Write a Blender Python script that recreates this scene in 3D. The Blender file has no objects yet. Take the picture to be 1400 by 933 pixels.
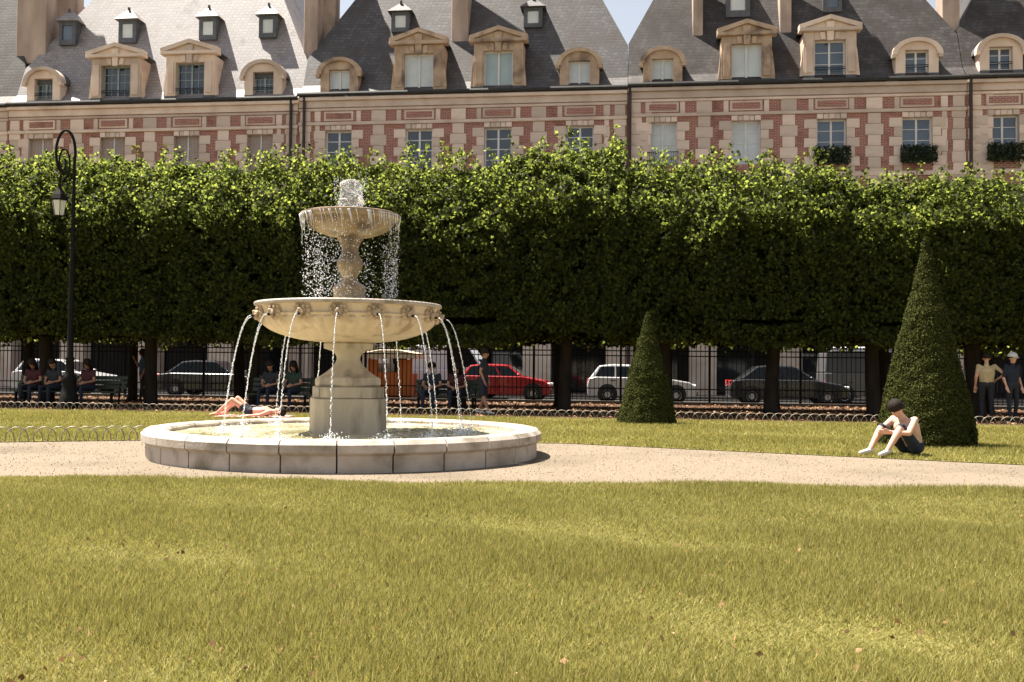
import bpy, bmesh, math, random
import numpy as np
from mathutils import Vector, Matrix
R = math.radians
random.seed(7); rng = np.random.default_rng(11)
S = bpy.context.scene
COL = S.collection

# ------------------------------------------------------------------ camera
F, CX, CY = 1350.0, 700.0, 466.5          # focal length and centre in photograph pixels
EYE = Vector((0, 0, 1.2)); PITCH, ROLL = R(1.634), 0.0102
_r0 = Vector((1, 0, 0)); _f = Vector((0, math.cos(PITCH), math.sin(PITCH))); _u0 = Vector((0, -math.sin(PITCH), math.cos(PITCH)))
_r = _r0*math.cos(ROLL) + _u0*math.sin(ROLL); _u = _u0*math.cos(ROLL) - _r0*math.sin(ROLL)
cam = bpy.data.cameras.new('camera'); cam.sensor_width = 36; cam.lens = 36*F/1400; cam.clip_end = 3000
co = bpy.data.objects.new('camera', cam); COL.objects.link(co)
m3 = Matrix((_r, _u, -_f)).transposed(); co.matrix_world = Matrix.Translation(EYE) @ m3.to_4x4()
S.camera = co
# ------------------------------------------------------------------ sky, sun, exposure
EL, AZ = R(66), R(-24)                     # sun high on the left, a little beyond the facade plane
sd = Vector((-math.cos(AZ)*math.cos(EL), -math.sin(AZ)*math.cos(EL), math.sin(EL)))
W = bpy.data.worlds.new('World'); S.world = W; W.use_nodes = True
nt = W.node_tree; sky = nt.nodes.new('ShaderNodeTexSky'); sky.sky_type = 'NISHITA'; sky.sun_disc = False
sky.sun_elevation = EL; sky.sun_rotation = math.atan2(sd.x, sd.y); sky.dust_density = 1.2; sky.air_density = 1.0
hz = nt.nodes.new('ShaderNodeHueSaturation'); hz.inputs['Saturation'].default_value = 0.38; hz.inputs['Value'].default_value = 1.0   # thin white summer haze over the whole sky
nt.links.new(sky.outputs[0], hz.inputs['Color']); nt.links.new(hz.outputs[0], nt.nodes['Background'].inputs[0]); nt.nodes['Background'].inputs[1].default_value = 0.052
sl = bpy.data.lights.new('sun', 'SUN'); sl.energy = 5.0; sl.angle = R(0.53); sl.color = (1, 0.93, 0.82)
so = bpy.data.objects.new('sun', sl); COL.objects.link(so); so.rotation_euler = (-sd).to_track_quat('-Z', 'Y').to_euler(); so.location = (-20, -5, 40)
vs = S.view_settings; vs.view_transform = 'Standard'; vs.look = 'None'; vs.gamma = 1; vs.use_curve_mapping = False; vs.exposure = 1.8
S.display_settings.display_device = 'sRGB'

# ------------------------------------------------------------------ pixel helpers
def ray(x, y): return _f + _r*((x-CX)/F) + _u*((CY-y)/F)
def at(x, y, Y): d = ray(x, y); return EYE + d*(Y/d.y)
def ground(x, y, z=0): d = ray(x, y); return EYE + d*((z-EYE.z)/d.z)
TH = R(7); FD = Vector((math.cos(TH), -math.sin(TH), 0)); FN = Vector((math.sin(TH), math.cos(TH), 0)); FP = Vector((0, 46, 0))
def fac(x, y, dep=0):                      # point on the facade plane (or dep metres behind it): along, up
    d = ray(x, y); p = EYE + d*(((FP-EYE).dot(FN)+dep)/d.dot(FN)); return (p-FP).dot(FD), p.z
def fpt(u, w, z=0): return FP + FD*u + FN*w + Vector((0, 0, z))
def lineY(Y0, X): return Y0 - 0.1228*X     # rows parallel to the facade
def hitY(x, Y0):                           # X of pixel column x on such a row
    t = (x-CX)/F; return Y0*t/(1+0.1228*t)

# ------------------------------------------------------------------ materials
def newmat(name):
    m = bpy.data.materials.new(name); m.use_nodes = True; n = m.node_tree
    return m, n, n.nodes['Principled BSDF']
def N(n, t, **k):
    o = n.nodes.new(t)
    for a, b in k.items(): setattr(o, a, b)
    return o
def mat(name, c1, c2=None, rough=0.7, scale=3.0, detail=5, bump=0.0, bscale=None, metal=0, rnd=0.0, spec=0.4, c3=None, s3=0.7, stretch=(1, 1, 1)):
    m, n, p = newmat(name); L = n.links.new
    p.inputs['Roughness'].default_value = rough; p.inputs['Metallic'].default_value = metal; p.inputs['Specular IOR Level'].default_value = spec
    tc = N(n, 'ShaderNodeTexCoord'); mp = N(n, 'ShaderNodeMapping'); mp.inputs['Scale'].default_value = stretch; L(tc.outputs['Object'], mp.inputs[0])
    no = N(n, 'ShaderNodeTexNoise'); no.inputs['Scale'].default_value = scale; no.inputs['Detail'].default_value = detail; L(mp.outputs[0], no.inputs['Vector'])
    cr = N(n, 'ShaderNodeValToRGB'); cr.color_ramp.elements[0].position = 0.32; cr.color_ramp.elements[1].position = 0.68
    cr.color_ramp.elements[0].color = (*(c2 or c1), 1); cr.color_ramp.elements[1].color = (*c1, 1); L(no.outputs['Fac'], cr.inputs[0]); out = cr.outputs[0]
    if c3:
        n3 = N(n, 'ShaderNodeTexNoise'); n3.inputs['Scale'].default_value = s3; n3.inputs['Detail'].default_value = 6; L(mp.outputs[0], n3.inputs['Vector'])
        r3 = N(n, 'ShaderNodeValToRGB'); r3.color_ramp.elements[0].position = 0.5; r3.color_ramp.elements[1].position = 0.68; L(n3.outputs['Fac'], r3.inputs[0])
        mx = N(n, 'ShaderNodeMixRGB'); mx.inputs[2].default_value = (*c3, 1); L(r3.outputs[0], mx.inputs[0]); L(out, mx.inputs[1]); out = mx.outputs[0]
    if rnd:
        oi = N(n, 'ShaderNodeObjectInfo'); mr = N(n, 'ShaderNodeMapRange'); mr.inputs['To Min'].default_value = 1-rnd; mr.inputs['To Max'].default_value = 1+rnd
        L(oi.outputs['Random'], mr.inputs[0]); mx = N(n, 'ShaderNodeMixRGB', blend_type='MULTIPLY'); mx.inputs[0].default_value = 1; L(out, mx.inputs[1]); L(mr.outputs[0], mx.inputs[2]); out = mx.outputs[0]
    L(out, p.inputs['Base Color'])
    if bump:
        nb = N(n, 'ShaderNodeTexNoise'); nb.inputs['Scale'].default_value = bscale or scale*6; nb.inputs['Detail'].default_value = 6; L(tc.outputs['Object'], nb.inputs['Vector'])
        b = N(n, 'ShaderNodeBump'); b.inputs['Strength'].default_value = bump; b.inputs['Distance'].default_value = 0.02; L(nb.outputs['Fac'], b.inputs['Height']); L(b.outputs[0], p.inputs['Normal'])
    return m
def brickmat(name, c1, c2, mortar, bw, bh, ms, rough=0.8, blotch=None, bump=0.4, bl=(0.52, 0.7), spec=0.4):
    m, n, p = newmat(name); L = n.links.new; p.inputs['Roughness'].default_value = rough; p.inputs['Specular IOR Level'].default_value = spec
    tc = N(n, 'ShaderNodeTexCoord'); sx = N(n, 'ShaderNodeSeparateXYZ'); L(tc.outputs['Object'], sx.inputs[0])
    cb = N(n, 'ShaderNodeCombineXYZ'); ad = N(n, 'ShaderNodeMath'); L(sx.outputs[0], ad.inputs[0]); L(sx.outputs[1], ad.inputs[1]); ad.operation = 'ADD'
    L(ad.outputs[0], cb.inputs[0]); L(sx.outputs[2], cb.inputs[1])
    br = N(n, 'ShaderNodeTexBrick'); L(cb.outputs[0], br.inputs['Vector']); br.inputs['Color1'].default_value = (*c1, 1); br.inputs['Color2'].default_value = (*c2, 1); br.inputs['Mortar'].default_value = (*mortar, 1)
    br.inputs['Scale'].default_value = 1; br.inputs['Brick Width'].default_value = bw; br.inputs['Row Height'].default_value = bh; br.inputs['Mortar Size'].default_value = ms
    no = N(n, 'ShaderNodeTexNoise'); no.inputs['Scale'].default_value = 0.9; no.inputs['Detail'].default_value = 7; no.inputs['Roughness'].default_value = 0.65; L(tc.outputs['Object'], no.inputs['Vector'])
    cr = N(n, 'ShaderNodeValToRGB'); cr.color_ramp.elements[0].position = bl[0]; cr.color_ramp.elements[1].position = bl[1]; L(no.outputs['Fac'], cr.inputs[0])
    mx = N(n, 'ShaderNodeMixRGB'); mx.inputs[2].default_value = (*(blotch or c2), 1); L(cr.outputs[0], mx.inputs[0]); L(br.outputs['Color'], mx.inputs[1]); L(mx.outputs[0], p.inputs['Base Color'])
    b = N(n, 'ShaderNodeBump'); b.invert = True; b.inputs['Strength'].default_value = bump; b.inputs['Distance'].default_value = 0.012; L(br.outputs['Fac'], b.inputs['Height']); L(b.outputs[0], p.inputs['Normal'])
    return m
def leafmat(name, c1, c2, trans=0.35, rough=0.4, spec=0.5, glow=1.6):
    m, n, p = newmat(name); L = n.links.new; p.inputs['Roughness'].default_value = rough; p.inputs['Specular IOR Level'].default_value = spec
    g = N(n, 'ShaderNodeNewGeometry'); cr = N(n, 'ShaderNodeValToRGB'); cr.color_ramp.elements[0].color = (*c1, 1); cr.color_ramp.elements[1].color = (*c2, 1)
    L(g.outputs['Random Per Island'], cr.inputs[0]); L(cr.outputs[0], p.inputs['Base Color'])
    t = N(n, 'ShaderNodeBsdfTranslucent'); hs = N(n, 'ShaderNodeHueSaturation'); hs.inputs['Value'].default_value = glow; hs.inputs['Saturation'].default_value = 1.05; L(cr.outputs[0], hs.inputs['Color']); L(hs.outputs[0], t.inputs[0])
    mx = N(n, 'ShaderNodeMixShader'); mx.inputs[0].default_value = trans; L(p.outputs[0], mx.inputs[1]); L(t.outputs[0], mx.inputs[2]); L(mx.outputs[0], n.nodes['Material Output'].inputs[0])
    return m
M = {}
M['stone'] = mat('limestone', (0.72, 0.59, 0.48), (0.60, 0.46, 0.36), 0.85, 1.6, bump=0.25, rnd=0.2, c3=(0.50, 0.37, 0.285), s3=0.8)
M['stone_old'] = mat('weathered_limestone', (0.54, 0.40, 0.285), (0.38, 0.265, 0.18), 0.88, 1.8, bump=0.3, rnd=0.13, c3=(0.17, 0.12, 0.09), s3=1.1)
M['brick'] = brickmat('red_brick', (0.36, 0.125, 0.08), (0.25, 0.08, 0.055), (0.46, 0.32, 0.26), 0.23, 0.075, 0.011, blotch=(0.17, 0.065, 0.05))
M['brick_pale'] = brickmat('pale_pointed_brick', (0.30, 0.10, 0.065), (0.24, 0.07, 0.05), (0.46, 0.33, 0.27), 0.26, 0.085, 0.016, blotch=(0.24, 0.09, 0.06))
M['slate0'] = brickmat('pale_lichened_slate', (0.275, 0.25, 0.247), (0.22, 0.20, 0.198), (0.15, 0.135, 0.135), 0.27, 0.17, 0.011, 0.55, blotch=(0.10, 0.08, 0.075), bl=(0.56, 0.72), spec=0.45)
M['slate1'] = brickmat('grey_slate', (0.102, 0.096, 0.099), (0.064, 0.061, 0.064), (0.045, 0.04, 0.04), 0.27, 0.17, 0.014, 0.6, blotch=(0.055, 0.045, 0.042), bl=(0.46, 0.66), spec=0.3)
M['slate2'] = brickmat('dark_slate', (0.082, 0.075, 0.074), (0.048, 0.044, 0.044), (0.035, 0.03, 0.028), 0.27, 0.17, 0.014, 0.62, blotch=(0.035, 0.027, 0.024), bl=(0.42, 0.64), spec=0.25)
M['lead'] = mat('lead', (0.10, 0.105, 0.115), (0.06, 0.065, 0.07), 0.55, 4, bump=0.1)
M['gutter'] = mat('dark_gutter', (0.035, 0.032, 0.03), (0.02, 0.02, 0.02), 0.6, 5)
M['pipe'] = mat('brown_downpipe', (0.06, 0.03, 0.022), (0.03, 0.02, 0.016), 0.6, 3)
M['stucco'] = mat('chimney_stucco', (0.46, 0.36, 0.30), (0.33, 0.25, 0.20), 0.9, 1.4, bump=0.2, c3=(0.20, 0.15, 0.12), s3=0.9, stretch=(1, 1, 0.35))
M['pot'] = mat('terracotta', (0.34, 0.10, 0.05), (0.24, 0.07, 0.04), 0.8, 6)
M['white'] = mat('white_paint', (0.72, 0.70, 0.68), (0.62, 0.60, 0.58), 0.5, 4)
M['greyframe'] = mat('grey_green_paint', (0.30, 0.35, 0.34), (0.24, 0.28, 0.27), 0.5, 4)
M['shutter'] = mat('beige_shutter_paint', (0.42, 0.33, 0.285), (0.36, 0.28, 0.24), 0.6, 3)
M['blind'] = mat('pale_blind', (0.62, 0.66, 0.66), (0.52, 0.56, 0.57), 0.6, 1.5)
M['blind_blue'] = mat('pale_blue_blind', (0.40, 0.49, 0.51), (0.34, 0.43, 0.45), 0.6, 1.5)
M['glass'] = mat('window_glass', (0.03, 0.045, 0.06), (0.015, 0.02, 0.028), 0.06, 0.9, spec=0.9)
M['glass_blue'] = mat('sky_tinted_window_glass', (0.085, 0.12, 0.16), (0.035, 0.05, 0.075), 0.08, 0.7, spec=0.9)  # paler blue copy of the glass, reflected sky painted into its base colour
M['shopdark'] = mat('dark_shop_paint', (0.035, 0.026, 0.022), (0.02, 0.016, 0.014), 0.6, 2)
M['iron'] = mat('black_iron', (0.008, 0.008, 0.009), (0.013, 0.012, 0.011), 0.7, 8, spec=0.08)
M['fstone'] = mat('fountain_limestone', (0.62, 0.50, 0.36), (0.50, 0.39, 0.27), 0.7, 4, bump=0.3, bscale=40, c3=(0.34, 0.25, 0.16), s3=4.0, stretch=(1, 1, .4))
M['fwet'] = mat('stained_wet_limestone', (0.33, 0.24, 0.15), (0.20, 0.135, 0.08), 0.38, 5, bump=0.35, bscale=30, c3=(0.085, 0.06, 0.04), s3=3.4, stretch=(1, 1, .5))
M['fgrey'] = mat('grey_plinth_limestone', (0.52, 0.45, 0.345), (0.40, 0.335, 0.25), 0.75, 3, bump=0.3, bscale=35, c3=(0.20, 0.165, 0.12), s3=3.2, stretch=(1, 1, 0.22))
M['rim'] = mat('pale_rim_limestone', (0.47, 0.41, 0.36), (0.36, 0.305, 0.25), 0.6, 3, bump=0.25, bscale=30, c3=(0.19, 0.16, 0.115), s3=2.4)
M['lion'] = mat('carved_head_limestone', (0.50, 0.38, 0.26), (0.33, 0.24, 0.16), 0.75, 9, bump=0.4, bscale=50)
M['grass'] = leafmat('grass_blade', (0.135, 0.138, 0.032), (0.31, 0.265, 0.09), 0.35, 0.6, 0.2)
M['turf'] = mat('turf_soil', (0.20, 0.18, 0.06), (0.14, 0.135, 0.04), 0.95, 2.2, bump=0.5, bscale=60, c3=(0.20, 0.15, 0.065), s3=0.6, spec=0.1)
M['gravel'] = mat('sandy_gravel', (0.235, 0.19, 0.14), (0.165, 0.13, 0.095), 0.95, 45, bump=0.7, bscale=120, c3=(0.155, 0.125, 0.09), s3=0.6, spec=0.15)
M['litter'] = mat('leaf_littered_earth', (0.09, 0.052, 0.034), (0.05, 0.03, 0.02), 0.95, 14, bump=0.7, bscale=50, c3=(0.13, 0.075, 0.048), s3=6, spec=0.1)
M['earth'] = mat('far_ground', (0.16, 0.13, 0.10), (0.11, 0.09, 0.07), 0.95, 0.5, spec=0.1)
M['asphalt'] = mat('asphalt', (0.04, 0.038, 0.037), (0.028, 0.027, 0.026), 0.9, 8, bump=0.3, spec=0.2)
M['paving'] = mat('pavement_stone', (0.13, 0.11, 0.095), (0.09, 0.078, 0.066), 0.9, 2, bump=0.2)
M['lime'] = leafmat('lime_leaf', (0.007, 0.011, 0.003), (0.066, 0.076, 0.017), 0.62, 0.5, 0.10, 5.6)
M['lime_in'] = leafmat('shade_toned_inner_leaf', (0.008, 0.011, 0.004), (0.014, 0.018, 0.006), 0.2, 0.7, 0.05)  # darker copy of the lime leaf: shade inside the crown put into the colour
M['yew'] = leafmat('yew_needle', (0.014, 0.020, 0.005), (0.068, 0.072, 0.018), 0.12, 0.8, 0.05)
M['yewcore'] = mat('yew_core', (0.022, 0.026, 0.009), (0.012, 0.014, 0.006), 0.95, 20, bump=0.6, spec=0.1)
M['bark'] = mat('lime_bark', (0.04, 0.03, 0.023), (0.022, 0.017, 0.013), 0.95, 6, bump=0.7, spec=0.05, stretch=(1, 1, 0.3))
M['fallen'] = leafmat('fallen_leaf', (0.12, 0.055, 0.025), (0.36, 0.22, 0.12), 0.1, 0.8, 0.2)
M['box'] = leafmat('clipped_box_leaf', (0.012, 0.022, 0.008), (0.04, 0.055, 0.018), 0.2, 0.5, 0.3)
def watermat(name, fac, rough=0.08, col=(0.95, 0.97, 1)):
    m, n, p = newmat(name); p.inputs['Base Color'].default_value = (*col, 1); p.inputs['Roughness'].default_value = rough
    p.inputs['Transmission Weight'].default_value = fac; p.inputs['IOR'].default_value = 1.33; p.inputs['Specular IOR Level'].default_value = 0.7
    return m
M['jet'] = watermat('aerated_water', 0.45, 0.15)
M['drop'] = watermat('water_drop', 0.35, 0.1)
def poolmat():
    m, n, p = newmat('basin_water'); L = n.links.new; p.inputs['Roughness'].default_value = 0.07; p.inputs['IOR'].default_value = 1.33; p.inputs['Specular IOR Level'].default_value = 0.8
    tc = N(n, 'ShaderNodeTexCoord'); no = N(n, 'ShaderNodeTexNoise'); no.inputs['Scale'].default_value = 1.6; no.inputs['Detail'].default_value = 6; L(tc.outputs['Object'], no.inputs['Vector'])
    cr = N(n, 'ShaderNodeValToRGB'); e = cr.color_ramp.elements; e[0].position = 0.35; e[0].color = (0.19, 0.165, 0.075, 1); e[1].position = 0.62; e[1].color = (0.47, 0.44, 0.31, 1)
    L(no.outputs['Fac'], cr.inputs[0]); L(cr.outputs[0], p.inputs['Base Color'])
    nb = N(n, 'ShaderNodeTexNoise'); nb.inputs['Scale'].default_value = 11; nb.inputs['Detail'].default_value = 4; nb.inputs['Distortion'].default_value = 0.6; L(tc.outputs['Object'], nb.inputs['Vector'])
    b = N(n, 'ShaderNodeBump'); b.inputs['Strength'].default_value = 0.55; b.inputs['Distance'].default_value = 0.05; L(nb.outputs['Fac'], b.inputs['Height']); L(b.outputs[0], p.inputs['Normal'])
    return m
M['pool'] = poolmat()
def paint(name, c, rough=0.25, metal=0.0):
    m, n, p = newmat(name); p.inputs['Base Color'].default_value = (*c, 1); p.inputs['Roughness'].default_value = rough; p.inputs['Metallic'].default_value = metal
    p.inputs['Coat Weight'].default_value = 0.5 if rough < 0.4 else 0; return m
M['tyre'] = paint('tyre_rubber', (0.015, 0.015, 0.015), 0.85); M['alloy'] = paint('wheel_alloy', (0.4, 0.4, 0.4), 0.35, 0.8)
M['carglass'] = paint('car_glass', (0.012, 0.016, 0.02), 0.08); M['lampglass'] = paint('lamp_glass', (0.75, 0.75, 0.72), 0.15); M['redlamp'] = paint('red_lamp_glass', (0.5, 0.02, 0.015), 0.2)
M['plastic'] = paint('black_plastic', (0.02, 0.02, 0.02), 0.6)

# ------------------------------------------------------------------ mesh helpers
class MB:
    def __init__(s): s.v = []; s.f = []; s.m = []
    def add(s, v, f, mi=0):
        o = len(s.v); s.v += [tuple(p) for p in v]; s.f += [tuple(i+o for i in q) for q in f]; s.m += [mi]*len(f); return s
    def box(s, x0, x1, y0, y1, z0, z1, mi=0):
        return s.add([(x0, y0, z0), (x1, y0, z0), (x1, y1, z0), (x0, y1, z0), (x0, y0, z1), (x1, y0, z1), (x1, y1, z1), (x0, y1, z1)],
                     [(0, 3, 2, 1), (4, 5, 6, 7), (0, 1, 5, 4), (1, 2, 6, 5), (2, 3, 7, 6), (3, 0, 4, 7)], mi)
    def prism(s, poly, y0, y1, mi=0):      # polygon in x,z extruded along y
        n = len(poly); v = [(x, y0, z) for x, z in poly] + [(x, y1, z) for x, z in poly]
        a = sum(poly[i][0]*poly[(i+1) % n][1]-poly[(i+1) % n][0]*poly[i][1] for i in range(n))
        f = [tuple(range(n)), tuple(range(2*n-1, n-1, -1))] + [(i+n, (i+1) % n+n, (i+1) % n, i) for i in range(n)]
        if a < 0: f = [tuple(reversed(q)) for q in f]
        return s.add(v, f, mi)
    def lathe(s, prof, n=48, ax=(0, 0, 0), mi=0, fn=None):
        v = []
        for k, (r, z) in enumerate(prof):
            for i in range(n):
                a = 2*math.pi*i/n; rr = r if fn is None else fn(r, z, a, k)
                v.append((ax[0]+rr*math.cos(a), ax[1]+rr*math.sin(a), ax[2]+z))
        f = [(k*n+i, k*n+(i+1) % n, (k+1)*n+(i+1) % n, (k+1)*n+i) for k in range(len(prof)-1) for i in range(n)]
        return s.add(v, f, mi)
    def tube(s, pts, rad, n=8, mi=0, cap=True):
        pts = [Vector(p) for p in pts]; rad = rad if isinstance(rad, (list, tuple)) else [rad]*len(pts); v = []; prev = None
        for k, p in enumerate(pts):
            t = (pts[min(k+1, len(pts)-1)]-pts[max(k-1, 0)]).normalized()
            if prev is None: prev = t.orthogonal().normalized()
            a = (prev-t*prev.dot(t)).normalized(); prev = a; b = t.cross(a)
            for i in range(n): q = 2*math.pi*i/n; v.append(p+(a*math.cos(q)+b*math.sin(q))*rad[k])
        f = [(k*n+i, k*n+(i+1) % n, (k+1)*n+(i+1) % n, (k+1)*n+i) for k in range(len(pts)-1) for i in range(n)]
        if cap: f += [tuple(range(n-1, -1, -1)), tuple(range((len(pts)-1)*n, len(pts)*n))]
        return s.add(v, f, mi)
    def ball(s, c, r, n=10, k=6, mi=0):
        rx, ry, rz = r if isinstance(r, (list, tuple)) else (r, r, r); v = [(c[0], c[1], c[2]-rz)]
        for j in range(1, k):
            t = math.pi*j/k-math.pi/2
            for i in range(n): a = 2*math.pi*i/n; v.append((c[0]+rx*math.cos(t)*math.cos(a), c[1]+ry*math.cos(t)*math.sin(a), c[2]+rz*math.sin(t)))
        v.append((c[0], c[1], c[2]+rz)); f = [(0, 1+(i+1) % n, 1+i) for i in range(n)]
        for j in range(k-2): f += [(1+j*n+i, 1+j*n+(i+1) % n, 1+(j+1)*n+(i+1) % n, 1+(j+1)*n+i) for i in range(n)]
        e = len(v)-1; f += [(1+(k-2)*n+i, 1+(k-2)*n+(i+1) % n, e) for i in range(n)]
        return s.add(v, f, mi)
    def mesh(s, name, mats, smooth=False):
        me = bpy.data.meshes.new(name); me.from_pydata(s.v, [], s.f)
        for m in (mats if isinstance(mats, (list, tuple)) else [mats]): me.materials.append(m)
        if len(me.materials) > 1: me.polygons.foreach_set('material_index', s.m)
        if smooth: me.polygons.foreach_set('use_smooth', [True]*len(me.polygons))
        me.update(); return me
    def build(s, name, mats, parent=None, smooth=False, bevel=0, autos=None):
        o = link(name, s.mesh(name, mats, smooth or autos is not None), parent)
        if bevel: b = o.modifiers.new('bevel', 'BEVEL'); b.width = bevel; b.segments = 1; b.limit_method = 'ANGLE'
        if autos is not None: smooth_by_angle(o.data, autos)
        return o
def smooth_by_angle(me, ang):
    bm = bmesh.new(); bm.from_mesh(me)
    for e in bm.edges:
        if len(e.link_faces) == 2 and e.calc_face_angle(0) > R(ang): e.smooth = False
    bm.to_mesh(me); bm.free()
def link(name, data, parent=None):
    o = bpy.data.objects.new(name, data); COL.objects.link(o)
    if parent: o.parent = parent
    return o
def tag(o, label, cat, group=None, kind=None):
    o['label'] = label; o['category'] = cat
    if group: o['group'] = group
    if kind: o['kind'] = kind
    return o
def thing(name, label, cat, loc=(0, 0, 0), rz=0, group=None):
    o = link(name, None); o.location = loc; o.rotation_euler = (0, 0, rz); o.empty_display_size = 0.2; return tag(o, label, cat, group)
def struct(o, label=None):
    o['kind'] = 'structure'
    if label: o['label'] = label
    return o
def npmesh(name, v, k, mat, smooth=False):            # numpy verts, faces of k consecutive vertices
    me = bpy.data.meshes.new(name); nv = len(v); nf = nv//k
    me.vertices.add(nv); me.vertices.foreach_set('co', np.ascontiguousarray(v, dtype=np.float32).ravel())
    me.loops.add(nv); me.loops.foreach_set('vertex_index', np.arange(nv, dtype=np.int32))
    me.polygons.add(nf); me.polygons.foreach_set('loop_start', np.arange(0, nv, k, dtype=np.int32))
    me.update(calc_edges=True); me.materials.append(mat); return me
def leaves(P, size, nrm=None, jit=1.0, aspect=0.75):  # leaf-shaped quads at the points P
    n = len(P); a = rng.normal(size=(n, 3))*jit
    if nrm is not None: a = a+nrm
    a /= np.linalg.norm(a, axis=1, keepdims=True)+1e-9
    t = np.cross(a, rng.normal(size=(n, 3))); t /= np.linalg.norm(t, axis=1, keepdims=True)+1e-9; b = np.cross(a, t)
    s = (size*rng.uniform(0.65, 1.3, n))[:, None] if np.isscalar(size) else size[:, None]
    v = np.empty((n, 4, 3)); v[:, 0] = P-t*s*0.5; v[:, 1] = P+b*s*0.5*aspect+a*s*0.10-t*s*0.08; v[:, 2] = P+t*s*0.5; v[:, 3] = P-b*s*0.5*aspect+a*s*0.10-t*s*0.08
    return v.reshape(-1, 3)
def noise3(P, sc, seed=0):                            # cheap smooth pseudo-noise, about -1..1
    r = np.random.default_rng(seed); o = np.zeros(len(P))
    for k in range(5):
        d = r.normal(size=3)*sc; o += np.sin(P@d+r.uniform(0, 6.28))
    return o/3.0

# ================================================================== GROUND
def sheet(name, pts, z, m, parent=None):
    o = MB().add([(x, y, z) for x, y in pts], [tuple(range(len(pts)))]).build(name, m, parent); return o
struct(sheet('ground', [(-900, -900), (900, -900), (900, 1200), (-900, 1200)], -0.03, M['earth']))
def strip(name, Ya, Yb, z, m, x0=-70, x1=70):
    return struct(sheet(name, [(x0, lineY(Ya, x0)), (x1, lineY(Ya, x1)), (x1, lineY(Yb, x1)), (x0, lineY(Yb, x0))], z, m))
CH = 24.7                                             # hoop edging row that closes the lawn
struct(sheet('path', [(-60, -20), (60, -20), (60, lineY(CH, 60)), (-60, lineY(CH, -60))], -0.016, M['gravel']))
strip('earth_walk', CH, 36.0, -0.012, M['litter'])
strip('street', 36.9, 43.6, -0.02, M['asphalt'])
def slab(name, Ya, Yb, z0, z1, m):
    a, b = -70, 70; v = [(a, lineY(Ya, a)), (b, lineY(Ya, b)), (b, lineY(Yb, b)), (a, lineY(Yb, a))]
    return struct(MB().add([(x, y, z0) for x, y in v]+[(x, y, z1) for x, y in v], [(0, 3, 2, 1), (4, 5, 6, 7), (0, 1, 5, 4), (1, 2, 6, 5), (2, 3, 7, 6), (3, 0, 4, 7)]).build(name, m))
slab('kerb', 36.0, 36.9, -0.05, 0.06, M['paving']); slab('pavement', 43.6, 52.5, -0.05, 0.10, M['paving'])
# the lawn: a polygon behind the near hoops, round the basin
FX, FY = at(475, 585, 14.0).x, 14.0
LA, LB = (-16.0, 12.6), (FX-2.9, 16.3)               # near hoop line on the left
def near_hoop(x): return LA[1]+(LB[1]-LA[1])*(x-LA[0])/(LB[0]-LA[0])
lawn_poly = [(-60, near_hoop(-60)), LB, (FX+3.2, 16.3), (16, 8.6), (60, 4.0), (60, lineY(CH, 60)), (-60, lineY(CH, -60))]
struct(sheet('lawn', lawn_poly, -0.006, M['turf']))
def near_edge(x): return 10.35+.10*np.sin(x*.9)+.05*np.sin(x*2.7+1)-.02*x
_e = [(x, float(near_edge(x))) for x in np.linspace(-30, 30, 160)]
struct(sheet('lawn', [(30, -20)]+_e[::-1]+[(-30, -20)], -0.007, M['turf']))
def inside_lawn(x, y):
    near = np.where(x < LB[0], near_hoop(x), np.where(x < FX+3.2, 16.3, 16.3+(8.6-16.3)*(x-FX-3.2)/(16-FX-3.2)))
    return (y > near) & (y < 24.7-0.1228*x) & (np.hypot(x-FX, y-FY) > 2.78)
def grass():
    n = 420000; y = rng.uniform(10, 27.5, n); x = rng.uniform(-0.56, 0.56, n)*y
    k = inside_lawn(x, y) & (rng.uniform(0, 1, n) < np.clip(16.0/y, 0, 1)); x, y = x[k], y[k]; n = len(x)
    h = rng.uniform(0.025, 0.06, n)*(1+0.35*noise3(np.c_[x, y, 0*x], 1.2, 5)); a = rng.uniform(0, 6.28, n); w = rng.uniform(0.004, 0.009, n)*1.5
    dx, dy = np.cos(a), np.sin(a); l = rng.normal(0, 0.022, (n, 2)); v = np.empty((n, 3, 3))
    v[:, 0] = np.c_[x-dx*w, y-dy*w, np.full(n, -0.008)]; v[:, 1] = np.c_[x+dx*w, y+dy*w, np.full(n, -0.008)]; v[:, 2] = np.c_[x+l[:, 0], y+l[:, 1], h]
    o = link('grass', npmesh('grass', v.reshape(-1, 3), 3, M['grass'])); o['label'] = 'short sun-bleached grass of the lawn behind the fountain'; o['category'] = 'grass'; o['kind'] = 'stuff'
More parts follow.
